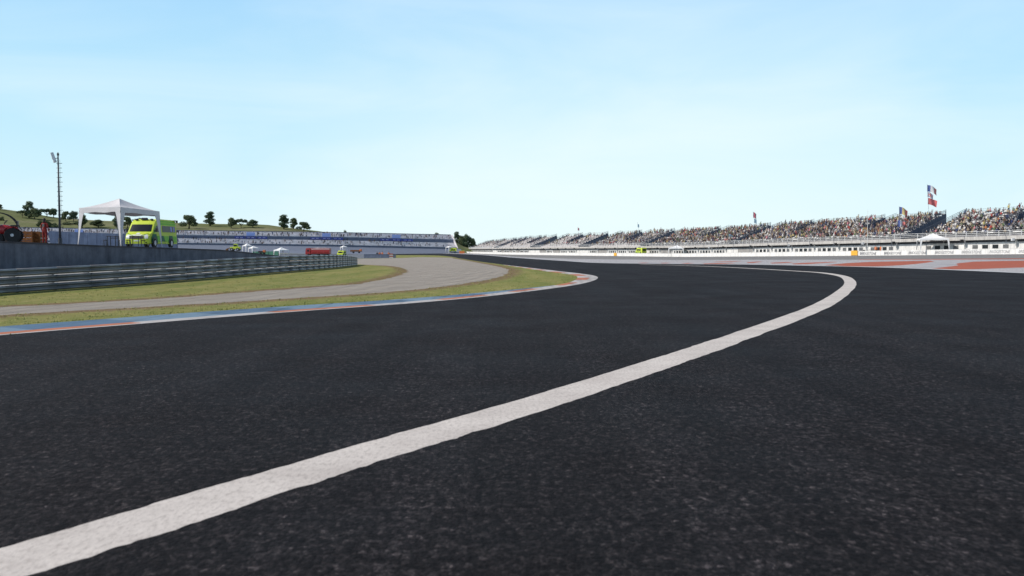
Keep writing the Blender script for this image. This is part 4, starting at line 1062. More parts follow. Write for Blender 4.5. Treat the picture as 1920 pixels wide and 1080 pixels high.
# people on the distant stand
mb = MB(); rc = random.Random(21)
for i in range(800):
    x = rc.uniform(-150, 846); up = rc.random() < .5
    if up: k = rc.randint(2,7); dy, dY = lerp(.6,8.6,k/8), lerp(24,14,k/8)-.5; dy = lerp(.6,8.6,(k+1)/8)
    else: k = rc.randint(0,8); dy, dY = lerp(14.6,24,(k+1)/9), lerp(12.5,3,k/9)-.5
    p = fs_at(x, dy, dY) - o_; s_ = rc.uniform(.85,1.25); src = bodies[rc.choice((0,2,3))]; mi = rc.choice((0,0,1,2,2,3))
    mb.add([Vector(v)*s_ + p for v in src.v], src.f, mi)
crowd_far = mb.build('spectator_crowd', [SH['black'], SH['navy blue'], SH['brown'], SH['grey']])
crowd_far.location = o_
tag(crowd_far, 'thinly scattered spectators on the seats of the distant grandstand', 'crowd', kind='stuff')

# ------------------------------------------------------------------ hills and trees
RX = [-1400,-600,-200,0,36,108,160,200,330,420,480,507,530,560,600,640,700]
RYp = [372,372,383,391,396,408,412,414,418,420,420.5,422,425.5,429,433.5,440,452]
Y0h, Y1h = 800.0, 1150.0
def hill_pt(x, v):
    Yq = lerp(Y0h, Y1h, v); zr = at(x, interp(RX, RYp, x), Y1h).z
    z = lerp(-1.4, zr, v**.85 if v <= 1 else 1)
    return Vector((at(x, 468, Yq).x, Yq, z + 1.2*math.sin(x*.013+v*7)*math.sin(math.pi*min(1,v))))
mb = MB(); rows = []
for r in range(26):
    v = r/20; row = []
    for i in range(141):
        x = -1400 + i*15
        if v <= 1: p = hill_pt(x, v)
        else: p = hill_pt(x, 1) + Vector((0, (v-1)*500, -(v-1)*45))
        row.append(p)
    rows.append(row)
mb.sheet(rows); o = mb.build('hills', M['hill'], smooth=True); o['kind'] = 'structure'
# grassy mound behind the bend on the right of the distant stand
mb = MB(); rows = []
for r in range(9):
    v = r/8; row = []
    for i in range(31):
        x = 800 + i*4.6; ymax = interp([800,838,850,870,895,938],[440,440,448,461,467.5,469.5], x); Yq = lerp(700, 780, v)
        z = lerp(-1.3, at(x, ymax, 780).z, v**.8)
        row.append(Vector((at(x,468,Yq).x, Yq, max(z,-1.3))))
    rows.append(row)
rows.append([p + Vector((0,60,-1-p.z*.9)) for p in rows[-1]])
mb.sheet(rows); o = mb.build('grass_mound', M['hill'], smooth=True); o['kind'] = 'structure'

def tree_mesh(kind, seed):
    rr = random.Random(seed); tr = MB(); cr = MB()   # unit height 1
    blobs = []
    if kind == 'round':
        for i in range(16): 
            a = rr.uniform(0,6.28); h = rr.uniform(.28,.86); r_ = .34*math.sin(math.pi*min(1,(h-.1)/.85))**.7*rr.uniform(.4,1); blobs.append((Vector((r_*math.cos(a), r_*math.sin(a), h)), rr.uniform(.15,.22)))
    elif kind == 'tall':
        for i in range(18):
            a = rr.uniform(0,6.28); h = rr.uniform(.2,.92); r_ = .27*(1-abs(h-.42)/.62)**.8*rr.uniform(.3,1); blobs.append((Vector((r_*math.cos(a), r_*math.sin(a), h)), rr.uniform(.11,.18)))
    elif kind == 'umbrella':
        for i in range(17):
            a = rr.uniform(0,6.28); r_ = .62*math.sqrt(rr.random()); h = .72+.14*math.cos(r_/.62*1.5)*rr.uniform(.4,1); blobs.append((Vector((r_*math.cos(a), r_*math.sin(a), h)), rr.uniform(.17,.24)))
    else:                              # bush
        for i in range(15):
            a = rr.uniform(0,6.28); r_ = .62*math.sqrt(rr.random()); h = rr.uniform(.2,.72)*(1-.45*r_); blobs.append((Vector((r_*math.cos(a), r_*math.sin(a), h)), rr.uniform(.2,.3)))
    top_z = .5 if kind != 'umbrella' else .62
    tr.tube([(0,0,-.05),(.01,0,.12),(.02,.01,.3),(0,.02,top_z)], [.045,.034,.026,.014], 8)
    for c, r_ in blobs[:9]:
        z = rr.uniform(.2, .4); tr.tube([(.015,.01,z), Vector((c.x*.5, c.y*.5, lerp(z,c.z,.5)+.02)), c], [.016,.01,.004], 5)
    for c, r_ in blobs:
        n = int(150*(r_/.15)**2)
        for k in range(n):
            d = Vector((rr.gauss(0,1), rr.gauss(0,1), rr.gauss(0,1))).normalized(); q = r_*(rr.random()**.33)*(1.12 if rr.random()<.12 else 1)
            p = c + Vector((d.x*q, d.y*q, d.z*q*.8)); s_ = rr.uniform(.022,.044)
            nrm = (d*.8 + Vector((rr.gauss(0,.5), rr.gauss(0,.5), rr.gauss(0,.5)+.2))).normalized(); a_ = nrm.orthogonal().normalized(); b2 = nrm.cross(a_)
            cr.add([p+a_*s_, p+b2*s_*.7, p-a_*s_, p-b2*s_*.7], [(0,1,2,3)])
    return tr, cr
protos = {}
for kd_, lf in (('round','leaf'),('round','leaf2'),('tall','leaf2'),('umbrella','leaf2'),('umbrella','leaf'),('bush','leaf'),('bush','leaf3'),('tall','leaf')):
    tr, cr = tree_mesh(kd_, len(protos)+40); protos[(kd_,lf)] = (tr.mesh('trunk', M['bark'], True), cr.mesh('crown', M[lf]))
def add_tree(loc, h, w, kind, leaf, label, group, rz):
    nat = {'round':.95,'tall':.7,'umbrella':1.5,'bush':1.45}[kind]
    t = empty('tree' if kind != 'bush' else 'shrub', loc, rz, label, 'tree' if kind != 'bush' else 'shrub', group)
    k = w/nat*1.22; t.scale = (k, k, h)
    for nm, me in zip(('trunk','crown'), protos[(kind, leaf)]):
        o = bpy.data.objects.new(nm, me); C.objects.link(o); o.parent = t
    return t
HG = 'trees on the hill behind the distant grandstand'
hill_trees = [
 (2,393,11,13,'round','leaf','dark tree crown at the far left edge on top of the hill'),
 (-1,413,11,14,'bush','leaf','dark shrub low on the slope at the left edge, behind the tractor hoop'),
 (44,408,14,17,'umbrella','leaf','small dark tree tucked against the left side of the tallest hill tree'),
 (56,409,31,21,'tall','leaf2','tallest dark tree on the left hill, standing left of the umbrella-shaped pair'),
 (66,411,22,22,'round','leaf','broad bushy dark tree just right of the tallest hill tree'),
 (90,407,16,24,'umbrella','leaf2','umbrella-shaped dark tree on the skyline above the person in red'),
 (102,407,17,16,'round','leaf2','dark skyline tree touching the lamp mast, right half of the umbrella-shaped pair'),
 (84,426,18,22,'bush','leaf3','green shrub on the slope just above the person in red'),
 (101,427,14,20,'bush','leaf','green shrub on the slope just left of the lamp mast'),
 (125,415,20,16,'round','leaf','round dark tree right of the lamp mast, left one of a joined pair'),
 (139,415,20,16,'round','leaf2','round dark tree left of the gazebo, right one of a joined pair'),
 (133,421,7,24,'bush','leaf','low dark shrub under the joined tree pair by the lamp mast'),
 (155,427,24,18,'tall','leaf','dark tree partly behind the left leg of the big gazebo'),
 (186,427,16,25,'round','leaf','solitary round dark tree seen under the left half of the gazebo roof'),
 (219,427,22,13,'tall','leaf2','slim dark tree left of the front leg of the gazebo'),
 (240,427,22,18,'round','leaf','dark tree seen under the gazebo just above the ambulance roof front'),
 (262,425,17,24,'round','leaf2','wide dark tree top above the ambulance roof lights'),
 (355,429,27,29,'round','leaf','large round dark tree just right of the ambulance'),
 (395,424,27,23,'tall','leaf2','solitary tiered dark tree, second to the right of the ambulance'),
 (434,428,21,18,'round','leaf','dark tree at the left end of the row of three on the hill'),
 (453,427,17,20,'umbrella','leaf2','flat-topped dark tree in the middle of the row of three on the hill'),
 (475,427,16,21,'round','leaf2','low round dark tree at the right end of the row of three on the hill'),
 (533,430,27,22,'tall','leaf2','tallest dark tree of the trio where the hill slopes down'),
 (551,429,20,16,'tall','leaf','middle tree of the trio where the hill slopes down'),
 (570,433,18,24,'round','leaf','round dark tree at the right end of the trio on the down slope'),
]
rt_ = random.Random(9)
for (x, y, h, w, kd_, lf, lb) in hill_trees:
    v = 0.0; best = min((abs(px(hill_pt(x, q/200))[1] - y), q/200) for q in range(20, 201))[1]
    p = hill_pt(x, best); sc_ = p.y/F_PX
    add_tree(p - Vector((0,0,.4)), h*sc_*1.03, w*sc_, kd_, lf, lb, HG, rt_.uniform(0,6))
for (x, ytop, w, Yq, kd_, lf, lb) in ((648,429.5,9,760,'round','leaf','lone small tree top peeping over the middle of the distant grandstand'),(820,434.5,14,760,'bush','leaf','dark tree top peeping over the right end of the distant grandstand')):
    p = at(x, 468, Yq); z = at(x, ytop, Yq).z; add_tree((p.x, Yq, -1.3), z+1.3, w*Yq/F_PX, kd_ if kd_ != 'bush' else 'round', lf, lb, HG, 1.0)
MGp = 'trees on the mound at the end of the straight'
for (x, yb, yt, w, kd_, lf, lb) in ((857,459,434.5,14,'tall','leaf2','tall slim dark tree, leftmost on the mound beside the distant grandstand'),(865,463,441,13,'round','leaf','dark tree second from the left on the mound'),(875,464,438,17,'round','leaf2','tall broad dark tree in the middle of the mound'),(871,467,451,12,'bush','leaf3','paler green shrub in front of the mound trees'),(885,467,445,15,'round','leaf','dark tree at the right of the mound, stepping down'),(893,469,452,14,'bush','leaf','low dark shrub at the right foot of the mound')):
    Yq = 770; a = at(x, yb, Yq); add_tree(Vector((a.x, Yq, a.z-2.0)), at(x,yt,Yq).z-a.z+2.0, w*Yq/F_PX*1.1, kd_, lf, lb, MGp, rt_.uniform(0,6))

# ------------------------------------------------------------------ right: trackside wall, fence, grandstands
def Wp(s, off, z=0):                   # off > 0: behind the wall (away from track)
    p = W.off(s, off); return Vector((p.x, p.y, T(p.x, p.y) + z))
def WpB(s, off, z=0):                  # heights measured from ground at the wall line
    p = W.off(s, off); q = W.pos(s); return Vector((p.x, p.y, T(q.x, q.y) + z))
def s_at(xpx, off):
    lo, hi = 0.0, W.L
    for _ in range(50):
        m = (lo+hi)/2
        if px(WpB(m, off))[0] > xpx: lo = m
        else: hi = m
    return (lo+hi)/2
wo = Wp(s_at(1500,0), 0)
t = empty('trackside_wall', wo, 0, 'long white concrete wall with dark lettering along the foot of the grandstands', 'wall')
def wall_strip(o0, o1, z0, z1, sa, sb, n, mb=None, base=WpB, origin=wo, m=0):
    mb = mb or MB(); vs = []
    for i in range(n+1):
        s = lerp(sa, sb, i/n)
        for o, z in ((o0,z0),(o0,z1),(o1,z1),(o1,z0)): vs.append(base(s, o, z) - origin)
    fs = [(0,1,2,3), (n*4+3,n*4+2,n*4+1,n*4)]
    for i in range(n):
        a = i*4; b = a+4; fs += [(a,b,b+1,a+1),(a+1,b+1,b+2,a+2),(a+2,b+2,b+3,a+3),(a,a+3,b+3,b)]
    return mb.add(vs, fs, m)
wall_strip(0, .35, -.1, 1.06, 0, W.L, 160).build('wall_face', M['white_wall'], t)
wall_strip(-.04, .39, 1.063, 1.13, 0, W.L, 160).build('coping', M['white_wall'], t)
def text_mesh(body, size, mat, name, M4, parent, shear=.25, ext=.01, bold=0.0):
    cu = bpy.data.curves.new(name, 'FONT'); cu.body = body; cu.size = size; cu.shear = shear; cu.extrude = ext; cu.offset = bold; cu.align_x = 'CENTER'
    o = bpy.data.objects.new(name, cu); C.objects.link(o); bpy.context.view_layer.update()
    me = bpy.data.meshes.new_from_object(o.evaluated_get(bpy.context.evaluated_depsgraph_get())); C.objects.unlink(o); bpy.data.objects.remove(o)
    me.materials.clear(); me.materials.append(mat); me.name = name
    r = bpy.data.objects.new(name, me); C.objects.link(r); r.parent = parent; r.matrix_local = M4; return r
def face_matrix(s, off, z, origin):    # upright frame facing the track
    p = WpB(s, off, z) - origin; tn = W.tan(s); nrm = Vector((-tn.y, tn.x, 0))     # toward the track (left of travel)
    xa = Vector((-tn.x, -tn.y, 0)); za = nrm; ya = Vector((0,0,1))
    Mx = Matrix.Identity(4); Mx.col[0] = (*xa, 0); Mx.col[1] = (*ya, 0); Mx.col[2] = (*za, 0); Mx.col[3] = (*p, 1); return Mx
tx = [1627,1673,1720,1770,1821,1874,1929,1985]
for i, x in enumerate(tx):
    s = s_at(x, 0); g = (px(WpB(s_at(x-17,0),0))[0])
    ln = text_mesh('BRIDGESTONE', .84, M['text'], 'lettering', face_matrix(s, -.03, .22, wo), t, bold=0)
    wpx = 31 + i*1.6; need = abs(s_at(x-wpx/2,0) - s_at(x+wpx/2,0)); xs_ = [v.co.x for v in ln.data.vertices]; ln.scale = (need/(max(xs_)-min(xs_)),1,1)
for i, x in enumerate((1602.5, 1154)):
    s = s_at(x, 0); Mx = face_matrix(s, -.12, 0, wo)
    b_ = empty('amber_board', WpB(s, -.12, 0), 0, ('amber board fixed on the white wall left of the first lettering','small amber board on the far part of the white wall')[i], 'board', 'amber boards on the trackside wall')
    Mr = Mx.copy(); Mr.translation = (0,0,0); hwb = (abs(s_at(x-6,0)-s_at(x+6,0))/2, 1.2)[i]
    mb = MB(); mb.box((-hwb,.08,-.04),(hwb,1.2,.04), M=Mr); mb.build('panel', M['yellowbox'], b_, bevel=.01)
    mb = MB()
    for e in (-1,1): mb.box((e*hwb-.05,.02,-.06),(e*hwb+.05,1.26,-.042), M=Mr)
    mb.build('frame', M['beam'], b_)
# debris fence posts
t = empty('debris_fence', wo, 0, 'row of thin grey debris fence posts rising behind the white wall', 'fence')
s = s_at(2150, .5); k = 0
while k < 44 and s < W.L*.8:
    a = WpB(s, .6, 0) - wo; MB().tube([a, a+Vector((0,0,3.4)), a+Vector((-.25,-.1,3.9))], .045, 6).build('post', M['raild'], t); s += 9.2; k += 1

BP = [2330, 2010, 1682, 1362, 1197, 1081, 991, 924, 880]
LB = ['near grandstand block crowded with spectators, beyond the right photo edge','crowded grandstand block at the right with the white gazebo in front','long crowded grandstand block left of the French flags','crowded grandstand block behind the small white gazebo and the green van','mid-distance grandstand block, half crowded, left of the crowded ones','pale far grandstand block, third from the left end','pale far grandstand block with a tall dark side, second from the left end','palest, farthest grandstand block at the left end beside the mound']
OFF = 5.5; NR = 12; RD = 1.2; RH = .46; Z0 = 4.05
spots = []
rs_ = random.Random(77)
for bi in range(8):
    sa = s_at(BP[bi], OFF) ; sb = s_at(BP[bi+1], OFF)
    if bi: sa += 0
    sbf = sb; sb -= [6.5,6.5,6.5,8,13,18,22,8][bi]                           # gap before the next block
    if sb - sa < 8: continue
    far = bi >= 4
    org = WpB((sa+sb)/2, OFF, 0)
    t = empty('grandstand', org, 0, LB[bi], 'grandstand', 'grandstand blocks along the straight')
    n = max(6, int((sb-sa)/4)); step = lambda o0,o1,z0,z1,a=sa,b=sb,mb=None,m=0,nn=n: wall_strip(o0,o1,z0,z1,a,b,nn,mb,WpB,org,m)
    step(OFF, OFF+10, -.3, 2.5, b=sbf).build('building_wall', M['stand_white'], t)
    step(OFF+.9, OFF+9, 2.503, 2.997, b=sbf).build('upper_recess', M['raild'], t)  # gap under the beam filled in, its shade put into the dark colour
    step(OFF-1.0, OFF+.8, 3.0, 3.72, b=sbf).build('walkway_beam', M['beam'], t)
    # seating: stepped risers and benches in sections, the upper half split by openings
    Lb = sb - sa; mids = []
    nm_ = 2 if Lb > 60 else 1
    for q in range(nm_): mids.append(sa + Lb*(q+.62)/(nm_+.25))
    lower = [(sa, sb)]; upper = []; c0 = sa
    mg = [2.2,2.2,2.2,2.8,4,5,5.5,4][bi]
    for m_ in mids: upper.append((c0, m_-mg)); c0 = m_+mg
    upper.append((c0, sb))
    mb = MB(); bn = MB()
    def row(r, a, b):
        nn = max(2, int((b-a)/5)); o0 = OFF+.8+RD*r; z = Z0+RH*r
        wall_strip(o0, o0+RD-.002, z-1.2 if r else 3.0, z, a, b, nn, mb, WpB, org)
        wall_strip(o0+.5, o0+.85, z+.36, z+.42, a, b, nn, bn, WpB, org)
        wall_strip(o0+.85, o0+.9, z+.42, z+.62, a, b, nn, bn, WpB, org) if not far else None
    for r in range(NR):
        for (a, b) in (lower if r < 5 else upper): row(r, a, b)
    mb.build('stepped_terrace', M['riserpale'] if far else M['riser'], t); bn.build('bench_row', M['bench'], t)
    # end walls
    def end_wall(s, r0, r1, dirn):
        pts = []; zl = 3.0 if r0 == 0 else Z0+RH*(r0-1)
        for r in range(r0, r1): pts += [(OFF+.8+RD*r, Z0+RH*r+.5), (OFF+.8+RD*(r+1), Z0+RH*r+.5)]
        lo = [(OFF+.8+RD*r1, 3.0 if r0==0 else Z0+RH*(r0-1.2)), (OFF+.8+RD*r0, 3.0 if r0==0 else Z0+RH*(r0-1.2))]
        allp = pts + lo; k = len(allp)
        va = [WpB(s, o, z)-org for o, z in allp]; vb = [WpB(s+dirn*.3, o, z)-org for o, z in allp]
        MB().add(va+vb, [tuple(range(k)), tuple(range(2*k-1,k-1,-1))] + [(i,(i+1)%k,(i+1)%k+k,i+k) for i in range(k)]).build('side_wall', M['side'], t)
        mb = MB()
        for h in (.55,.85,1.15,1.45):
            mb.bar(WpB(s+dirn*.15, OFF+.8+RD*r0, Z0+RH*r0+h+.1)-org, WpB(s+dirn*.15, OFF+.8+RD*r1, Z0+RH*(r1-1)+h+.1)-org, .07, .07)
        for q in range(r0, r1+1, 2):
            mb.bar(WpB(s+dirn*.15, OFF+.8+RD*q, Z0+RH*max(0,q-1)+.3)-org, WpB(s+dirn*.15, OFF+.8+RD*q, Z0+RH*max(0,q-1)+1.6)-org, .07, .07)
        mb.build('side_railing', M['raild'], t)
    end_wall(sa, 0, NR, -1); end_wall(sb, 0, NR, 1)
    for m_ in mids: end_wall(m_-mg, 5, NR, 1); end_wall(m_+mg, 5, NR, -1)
    # back rails
    mb = MB()
    for (a, b) in upper:
        mb = MB()
        for h in (.4,.8,1.2):
            nn = max(1, int((b-a)/6))
            for i in range(nn): mb.bar(WpB(lerp(a,b,i/nn), OFF+.8+RD*NR, Z0+RH*(NR-1)+h)-org, WpB(lerp(a,b,(i+1)/nn), OFF+.8+RD*NR, Z0+RH*(NR-1)+h)-org, .05,.05)
        nn = max(1, int((b-a)/3))
        for i in range(nn+1): mb.bar(WpB(lerp(a,b,i/nn), OFF+.8+RD*NR, Z0+RH*(NR-1))-org, WpB(lerp(a,b,i/nn), OFF+.8+RD*NR, Z0+RH*(NR-1)+1.25)-org, .05,.05)
        mb.build('back_railing', M['galv'], t)
    # back support so the stand is not see-through
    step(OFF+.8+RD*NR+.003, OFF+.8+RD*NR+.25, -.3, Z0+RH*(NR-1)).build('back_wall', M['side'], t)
    mb = MB()
    for h in (.35,.7,1.05):
        for i in range(n): mb.bar(WpB(lerp(sa,sbf,i/n), OFF-.85, 3.72+h)-org, WpB(lerp(sa,sbf,(i+1)/n), OFF-.85, 3.72+h)-org, .06,.07)
    ps_ = max(2, int(Lb/2.3))
    for i in range(ps_+1): mb.bar(WpB(lerp(sa,sb,i/ps_), OFF-.87, 3.72)-org, WpB(lerp(sa,sb,i/ps_), OFF-.87, 4.82)-org, .1,.1)
    mb.build('front_railing', M['railw'], t)
    # bays with windows
    nb = max(1, int(Lb/8.6)); bw = Lb/nb; rb = random.Random(bi+3)
    for k in range(nb):
        a = sa + k*bw; blank = (rb.random() < .14 and bi > 1)
        if not far: MB().bar(WpB(a+.05, OFF-.12, 0)-org, WpB(a+.05, OFF-.12, 2.95)-org, .22,.4).build('column', M['stand_white'], t)
        else:
            if k % 2 == 0: MB().bar(WpB(a+.05, OFF-.1, 0)-org, WpB(a+.05, OFF-.1, 2.95)-org, .2,.4).build('column', M['stand_white'], t)
        mb = MB(); c = WpB(a, OFF-1.15, 2.95)-org; mb.box((c.x-.25,c.y-.25,c.z-.3),(c.x+.25,c.y+.25,c.z+.25)); mb.build('floodlight', M['lampwhite'] if (not far and k%3==1) else M['black'], t)
        if blank:
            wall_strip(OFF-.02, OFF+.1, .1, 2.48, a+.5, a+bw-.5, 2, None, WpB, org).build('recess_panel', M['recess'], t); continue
        for w in range(4):
            wc = a + bw*(w+1)/5 ; ww = .62
            fr2 = wall_strip(OFF-.05, OFF+.05, 1.2, 2.0, wc-ww, wc+ww, 1, None, WpB, org).build('window', M['winglass2'] if w in (0,3) else M['winglass'], t)
            if not far: wall_strip(OFF-.1, OFF-.055, 1.11, 1.19, wc-ww-.06, wc+ww+.06, 1, None, WpB, org).build('sill', M['beam'], fr2)
    # people
    dens = [.8,.82,.8,.74,.42,.15,.06,.03][bi]
    for r in range(NR):
        for (a, b) in (lower if r < 5 else upper):
            s = a + .5
            while s < b - .4:
                dd = dens * (.75 if r > 9 else 1) * (.75 if r == 0 else 1) * min(1.1, .62+1.0*(math.sin(s*.13+r*.35+bi*1.7+math.sin(s*.47+r))*.5+.5))
                if rs_.random() < dd: spots.append((s + rs_.uniform(-.1,.1), r, bi))
                s += .62
def crowd_pos(s, r):
    p = WpB(s, OFF+.8+RD*r+.66, Z0+RH*r); return p
vis = []
for s, r, bi in spots:
    p = crowd_pos(s, r); X, Yp, d = px(p)
    vis.append((d, X, p, s, r, bi))
inview = sorted([v for v in vis if -5 < v[1] < 1925], key=lambda v: v[0])
near = inview[:300]; rest = inview[300:] + [v for v in vis if 1925 <= v[1] < 2200]
wts = [4,6,7.5,.7,.5,.9,1.2,3,.7,3.2,4,1.4]
names_ = [c_[0] for c_ in shirt_cols]
cache = {}
bname = ['','in the rightmost grandstand block','in the grandstand block with the French flags','']
pose_txt = {0:'sitting',1:'sitting upright',2:'sitting with raised arms',3:'standing'}
rk = random.Random(5)
def pick(): return rk.choices(names_, wts)[0], rk.choices([0,1,2,3],[5,4,1,1.4])[0], rk.choice((0,0,1,2))
SG = 'spectators in the nearest grandstand blocks'
for d, X, p, s, r, bi in near:
    c_, po, hi = pick()
    if (c_, po, hi) not in cache: cache[(c_,po,hi)] = bodies[po].mesh('spectator', [SH[c_], M['skin'], jeans, hairs[hi]])
    o = bpy.data.objects.new('spectator', cache[(c_,po,hi)]); C.objects.link(o); o.location = p
    tn = W.tan(s); o.rotation_euler = (0,0, math.atan2(tn.x, -tn.y) + rk.uniform(-.4,.4)); o.rotation_euler[2] = math.atan2(tn.x, -tn.y)*1 + rk.uniform(-.35,.35)
    # bodies face -Y; turn them to the track
    nrm = Vector((-tn.y, tn.x)); o.rotation_euler[2] = math.atan2(nrm.y, nrm.x) + math.pi/2 + rk.uniform(-.35,.35); sc_ = rk.uniform(1.0,1.15); o.scale = (sc_,)*3
    row_t = 'front rows' if r < 4 else ('middle rows' if r < 8 else 'top rows')
    tag(o, f'spectator in a {c_} top and {("dark hair","fair hair","pale cap")[hi]}, {pose_txt[po]}, {row_t}', 'spectator', SG)
mb = MB(); nsh = len(names_)
for d, X, p, s, r, bi in rest:
    c_, po, hi = pick()
    if d > 330 and po == 1: po = 0
    tn = W.tan(s); nrm = Vector((-tn.y, tn.x)); Rz = Matrix.Rotation(math.atan2(nrm.y, nrm.x)+math.pi/2+rk.uniform(-.3,.3), 3, 'Z'); src = bodies[po]; sc_ = rk.uniform(1.0,1.15)
    base = len(mb.v); mb.v += [tuple(Rz @ (Vector(v)*sc_) + p) for v in src.v]; mb.f += [tuple(base+i for i in f) for f in src.f]
    ci = names_.index(c_); mm = {0: ci, 1: nsh, 2: nsh+1, 3: nsh+2+hi}; mb.m += [mm[k] for k in src.m]
cr_ = mb.build('spectator_crowd', [SH[n_] for n_ in names_] + [M['skin'], jeans] + hairs)
tag(cr_, 'dense colourful crowd filling the farther grandstand rows along the straight', 'crowd', kind='stuff')

# ------------------------------------------------------------------ things in front of / on the right stands
def gz_world(x0, xm, x1, ye, ya, Y, label, side, zb, rot):
    c = at((x0+x1)/2, ye, Y); cs = []
    for k in range(4):
        q = rot + k*math.pi/2; cs.append(Vector((c.x + side*.7071*math.cos(q), c.y + side*.7071*math.sin(q), c.z)))
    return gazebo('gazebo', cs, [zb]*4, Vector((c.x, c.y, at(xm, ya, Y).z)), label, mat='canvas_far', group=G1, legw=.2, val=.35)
sgz = s_at(1750, 2.6); q = WpB(sgz, 2.8)
gz_world(1714, 1750, 1784, 447.6, 437.5, q.y, 'white gazebo behind the trackside wall in front of the crowded right stand', 5.6, q.z, math.radians(-62))
sgz = s_at(1270, 2.6); q = WpB(sgz, 2.8)
gz_world(1250, 1266, 1288, 464.6, 459.8, q.y, 'small white gazebo behind the wall, right of the yellow-green van', 5.0, q.z, math.radians(-62))
sv = s_at(1201, 2.3); q = WpB(sv, 2.4); tn = W.tan(sv)
small_van((q.x, q.y, q.z+.8), math.atan2(tn.y, tn.x)+math.pi, 'yellow-green van parked behind the white wall at mid-distance', L_=5.6, H_=2.3)
a = at(864, 472, 740); small_van((a.x, 640, T(a.x,640)+1.2), 0, 'distant yellow-green van at the far end of the white wall', L_=5.5, H_=2.8)
a = at(866, 472, 620); 
t = empty('tyre_stack', (a.x, 620, T(a.x,620)), 0, 'small orange barrier block at the far end of the white wall', 'barrier'); MB().box((-1.8,-.5,0),(1.8,.5,1.8)).build('block', M['orangep'], t, bevel=.1); MB().box((-1.85,-.55,1.8),(1.85,.55,2.0)).build('cover', M['vy'], t)
for x, rz, lb in ((1642, .5, 'person in orange standing behind the white wall above the amber board, left one of two'), (1651, -.6, 'person in orange standing behind the white wall, right one of two')):
    s = s_at(x, 1.3); q = WpB(s, 1.3); tn = W.tan(s); person((q.x,q.y,q.z+.45), math.atan2(-tn.x, tn.y)*0+rz-1.0, lb, marshal_me, sc=1.05, group=MG, long_hair=False)
s = s_at(1632, 1.0); q = WpB(s, 1.0); t = empty('bench_table', (q.x,q.y,q.z+.6), math.atan2(W.tan(s).y, W.tan(s).x), 'long dark table behind the white wall left of the two people in orange', 'table')
MB().box((-2.2,-.35,.68),(2.2,.35,.74)).build('tabletop', M['black'], t)
for e in (-2,2): MB().box((e-.04,-.3,-.6),(e+.04,.3,.68)).build('leg', M['black'], t)

# flags
def flagmat(name, stops, axis=0):
    m, nt, b = newmat(name); tc = N(nt, 'ShaderNodeUVMap'); sp = N(nt, 'ShaderNodeSeparateXYZ'); L(nt, tc.outputs[0], sp.inputs[0])
    r = N(nt, 'ShaderNodeValToRGB'); r.color_ramp.interpolation = 'CONSTANT'; e = r.color_ramp.elements
    while len(e) < len(stops): e.new(.5)
    for el, (p_, c_) in zip(e, stops): el.position = p_; el.color = (*c_, 1)
    L(nt, sp.outputs[axis], r.inputs['Fac'])
    f = noise(nt, N(nt,'ShaderNodeTexCoord').outputs['Object'], 2, 3); c_ = mix(nt, .3, r.outputs['Color'], ramp(nt, f, [(.3,(.75,.75,.75)),(.7,(1,1,1))]), 'MULTIPLY')
    L(nt, c_, b.inputs['Base Color']); b.inputs['Roughness'].default_value = .8; return m
blue_, white_, red_ = (.17,.22,.52), (.85,.85,.85), (.8,.25,.23)
fm_fr = flagmat('tricolour cloth', [(0,blue_),(.333,white_),(.666,red_)])
fm_br = flagmat('blue yellow red cloth', [(0,blue_),(.333,(.85,.66,.3)),(.666,red_)])
fm_rd = flagmat('plain red cloth', [(0,(.78,.2,.2)),(.9,(.72,.16,.16))])
fm_dk = flagmat('pink and dark cloth', [(0,(.65,.15,.2)),(.6,(.75,.3,.35)),(.8,(.05,.08,.1))])
fm_bl = flagmat('pale blue cloth', [(0,(.3,.5,.62)),(.5,(.55,.7,.78))])
def union_mat():
    m, nt, b = newmat('blue flag with red white cross cloth'); tc = N(nt, 'ShaderNodeUVMap'); sp = N(nt, 'ShaderNodeSeparateXYZ'); L(nt, tc.outputs[0], sp.inputs[0])
    u = mathn(nt,'SUBTRACT', sp.outputs[0], .5); v = mathn(nt,'SUBTRACT', sp.outputs[1], .5)
    au = mathn(nt,'ABSOLUTE',u); av = mathn(nt,'ABSOLUTE',v); dg = mathn(nt,'ABSOLUTE', mathn(nt,'SUBTRACT', au, av))
    c = mix(nt, mathn(nt,'LESS_THAN', dg, .1), blue_, white_); c = mix(nt, mathn(nt,'LESS_THAN', dg, .035), c, red_)
    mn = mathn(nt,'MINIMUM', au, av); c = mix(nt, mathn(nt,'LESS_THAN', mn, .16), c, white_); c = mix(nt, mathn(nt,'LESS_THAN', mn, .09), c, red_)
    L(nt, c, b.inputs['Base Color']); b.inputs['Roughness'].default_value = .8; return m
fm_uk = union_mat()
def flag_cloth(mat, w, h, z, parent, droop=0.0, ph=0.0, name='flag_cloth'):
    me = bpy.data.meshes.new(name); nx, nz = 14, 8; vs = []; uv = []
    for j_ in range(nz+1):
        for i_ in range(nx+1):
            u, v = i_/nx, j_/nz
            vs.append((u*w*(1-.08*abs(droop)), .12*w*u*math.sin(u*7+ph+v*1.5), z - h + v*h - droop*w*u*u + .05*h*math.sin(u*6+ph)*u)); uv.append((u, v))
    fs = [(j_*(nx+1)+i_, j_*(nx+1)+i_+1, (j_+1)*(nx+1)+i_+1, (j_+1)*(nx+1)+i_) for j_ in range(nz) for i_ in range(nx)]
    me.from_pydata(vs, [], fs); ul = me.uv_layers.new(name='UVMap')
    for lp_ in me.loops: ul.data[lp_.index].uv = uv[lp_.vertex_index]
    me.materials.append(mat); me.polygons.foreach_set('use_smooth', [True]*len(fs))
    o = bpy.data.objects.new(name, me); C.objects.link(o); o.parent = parent; return o
FG = 'flags above the grandstand crowd'
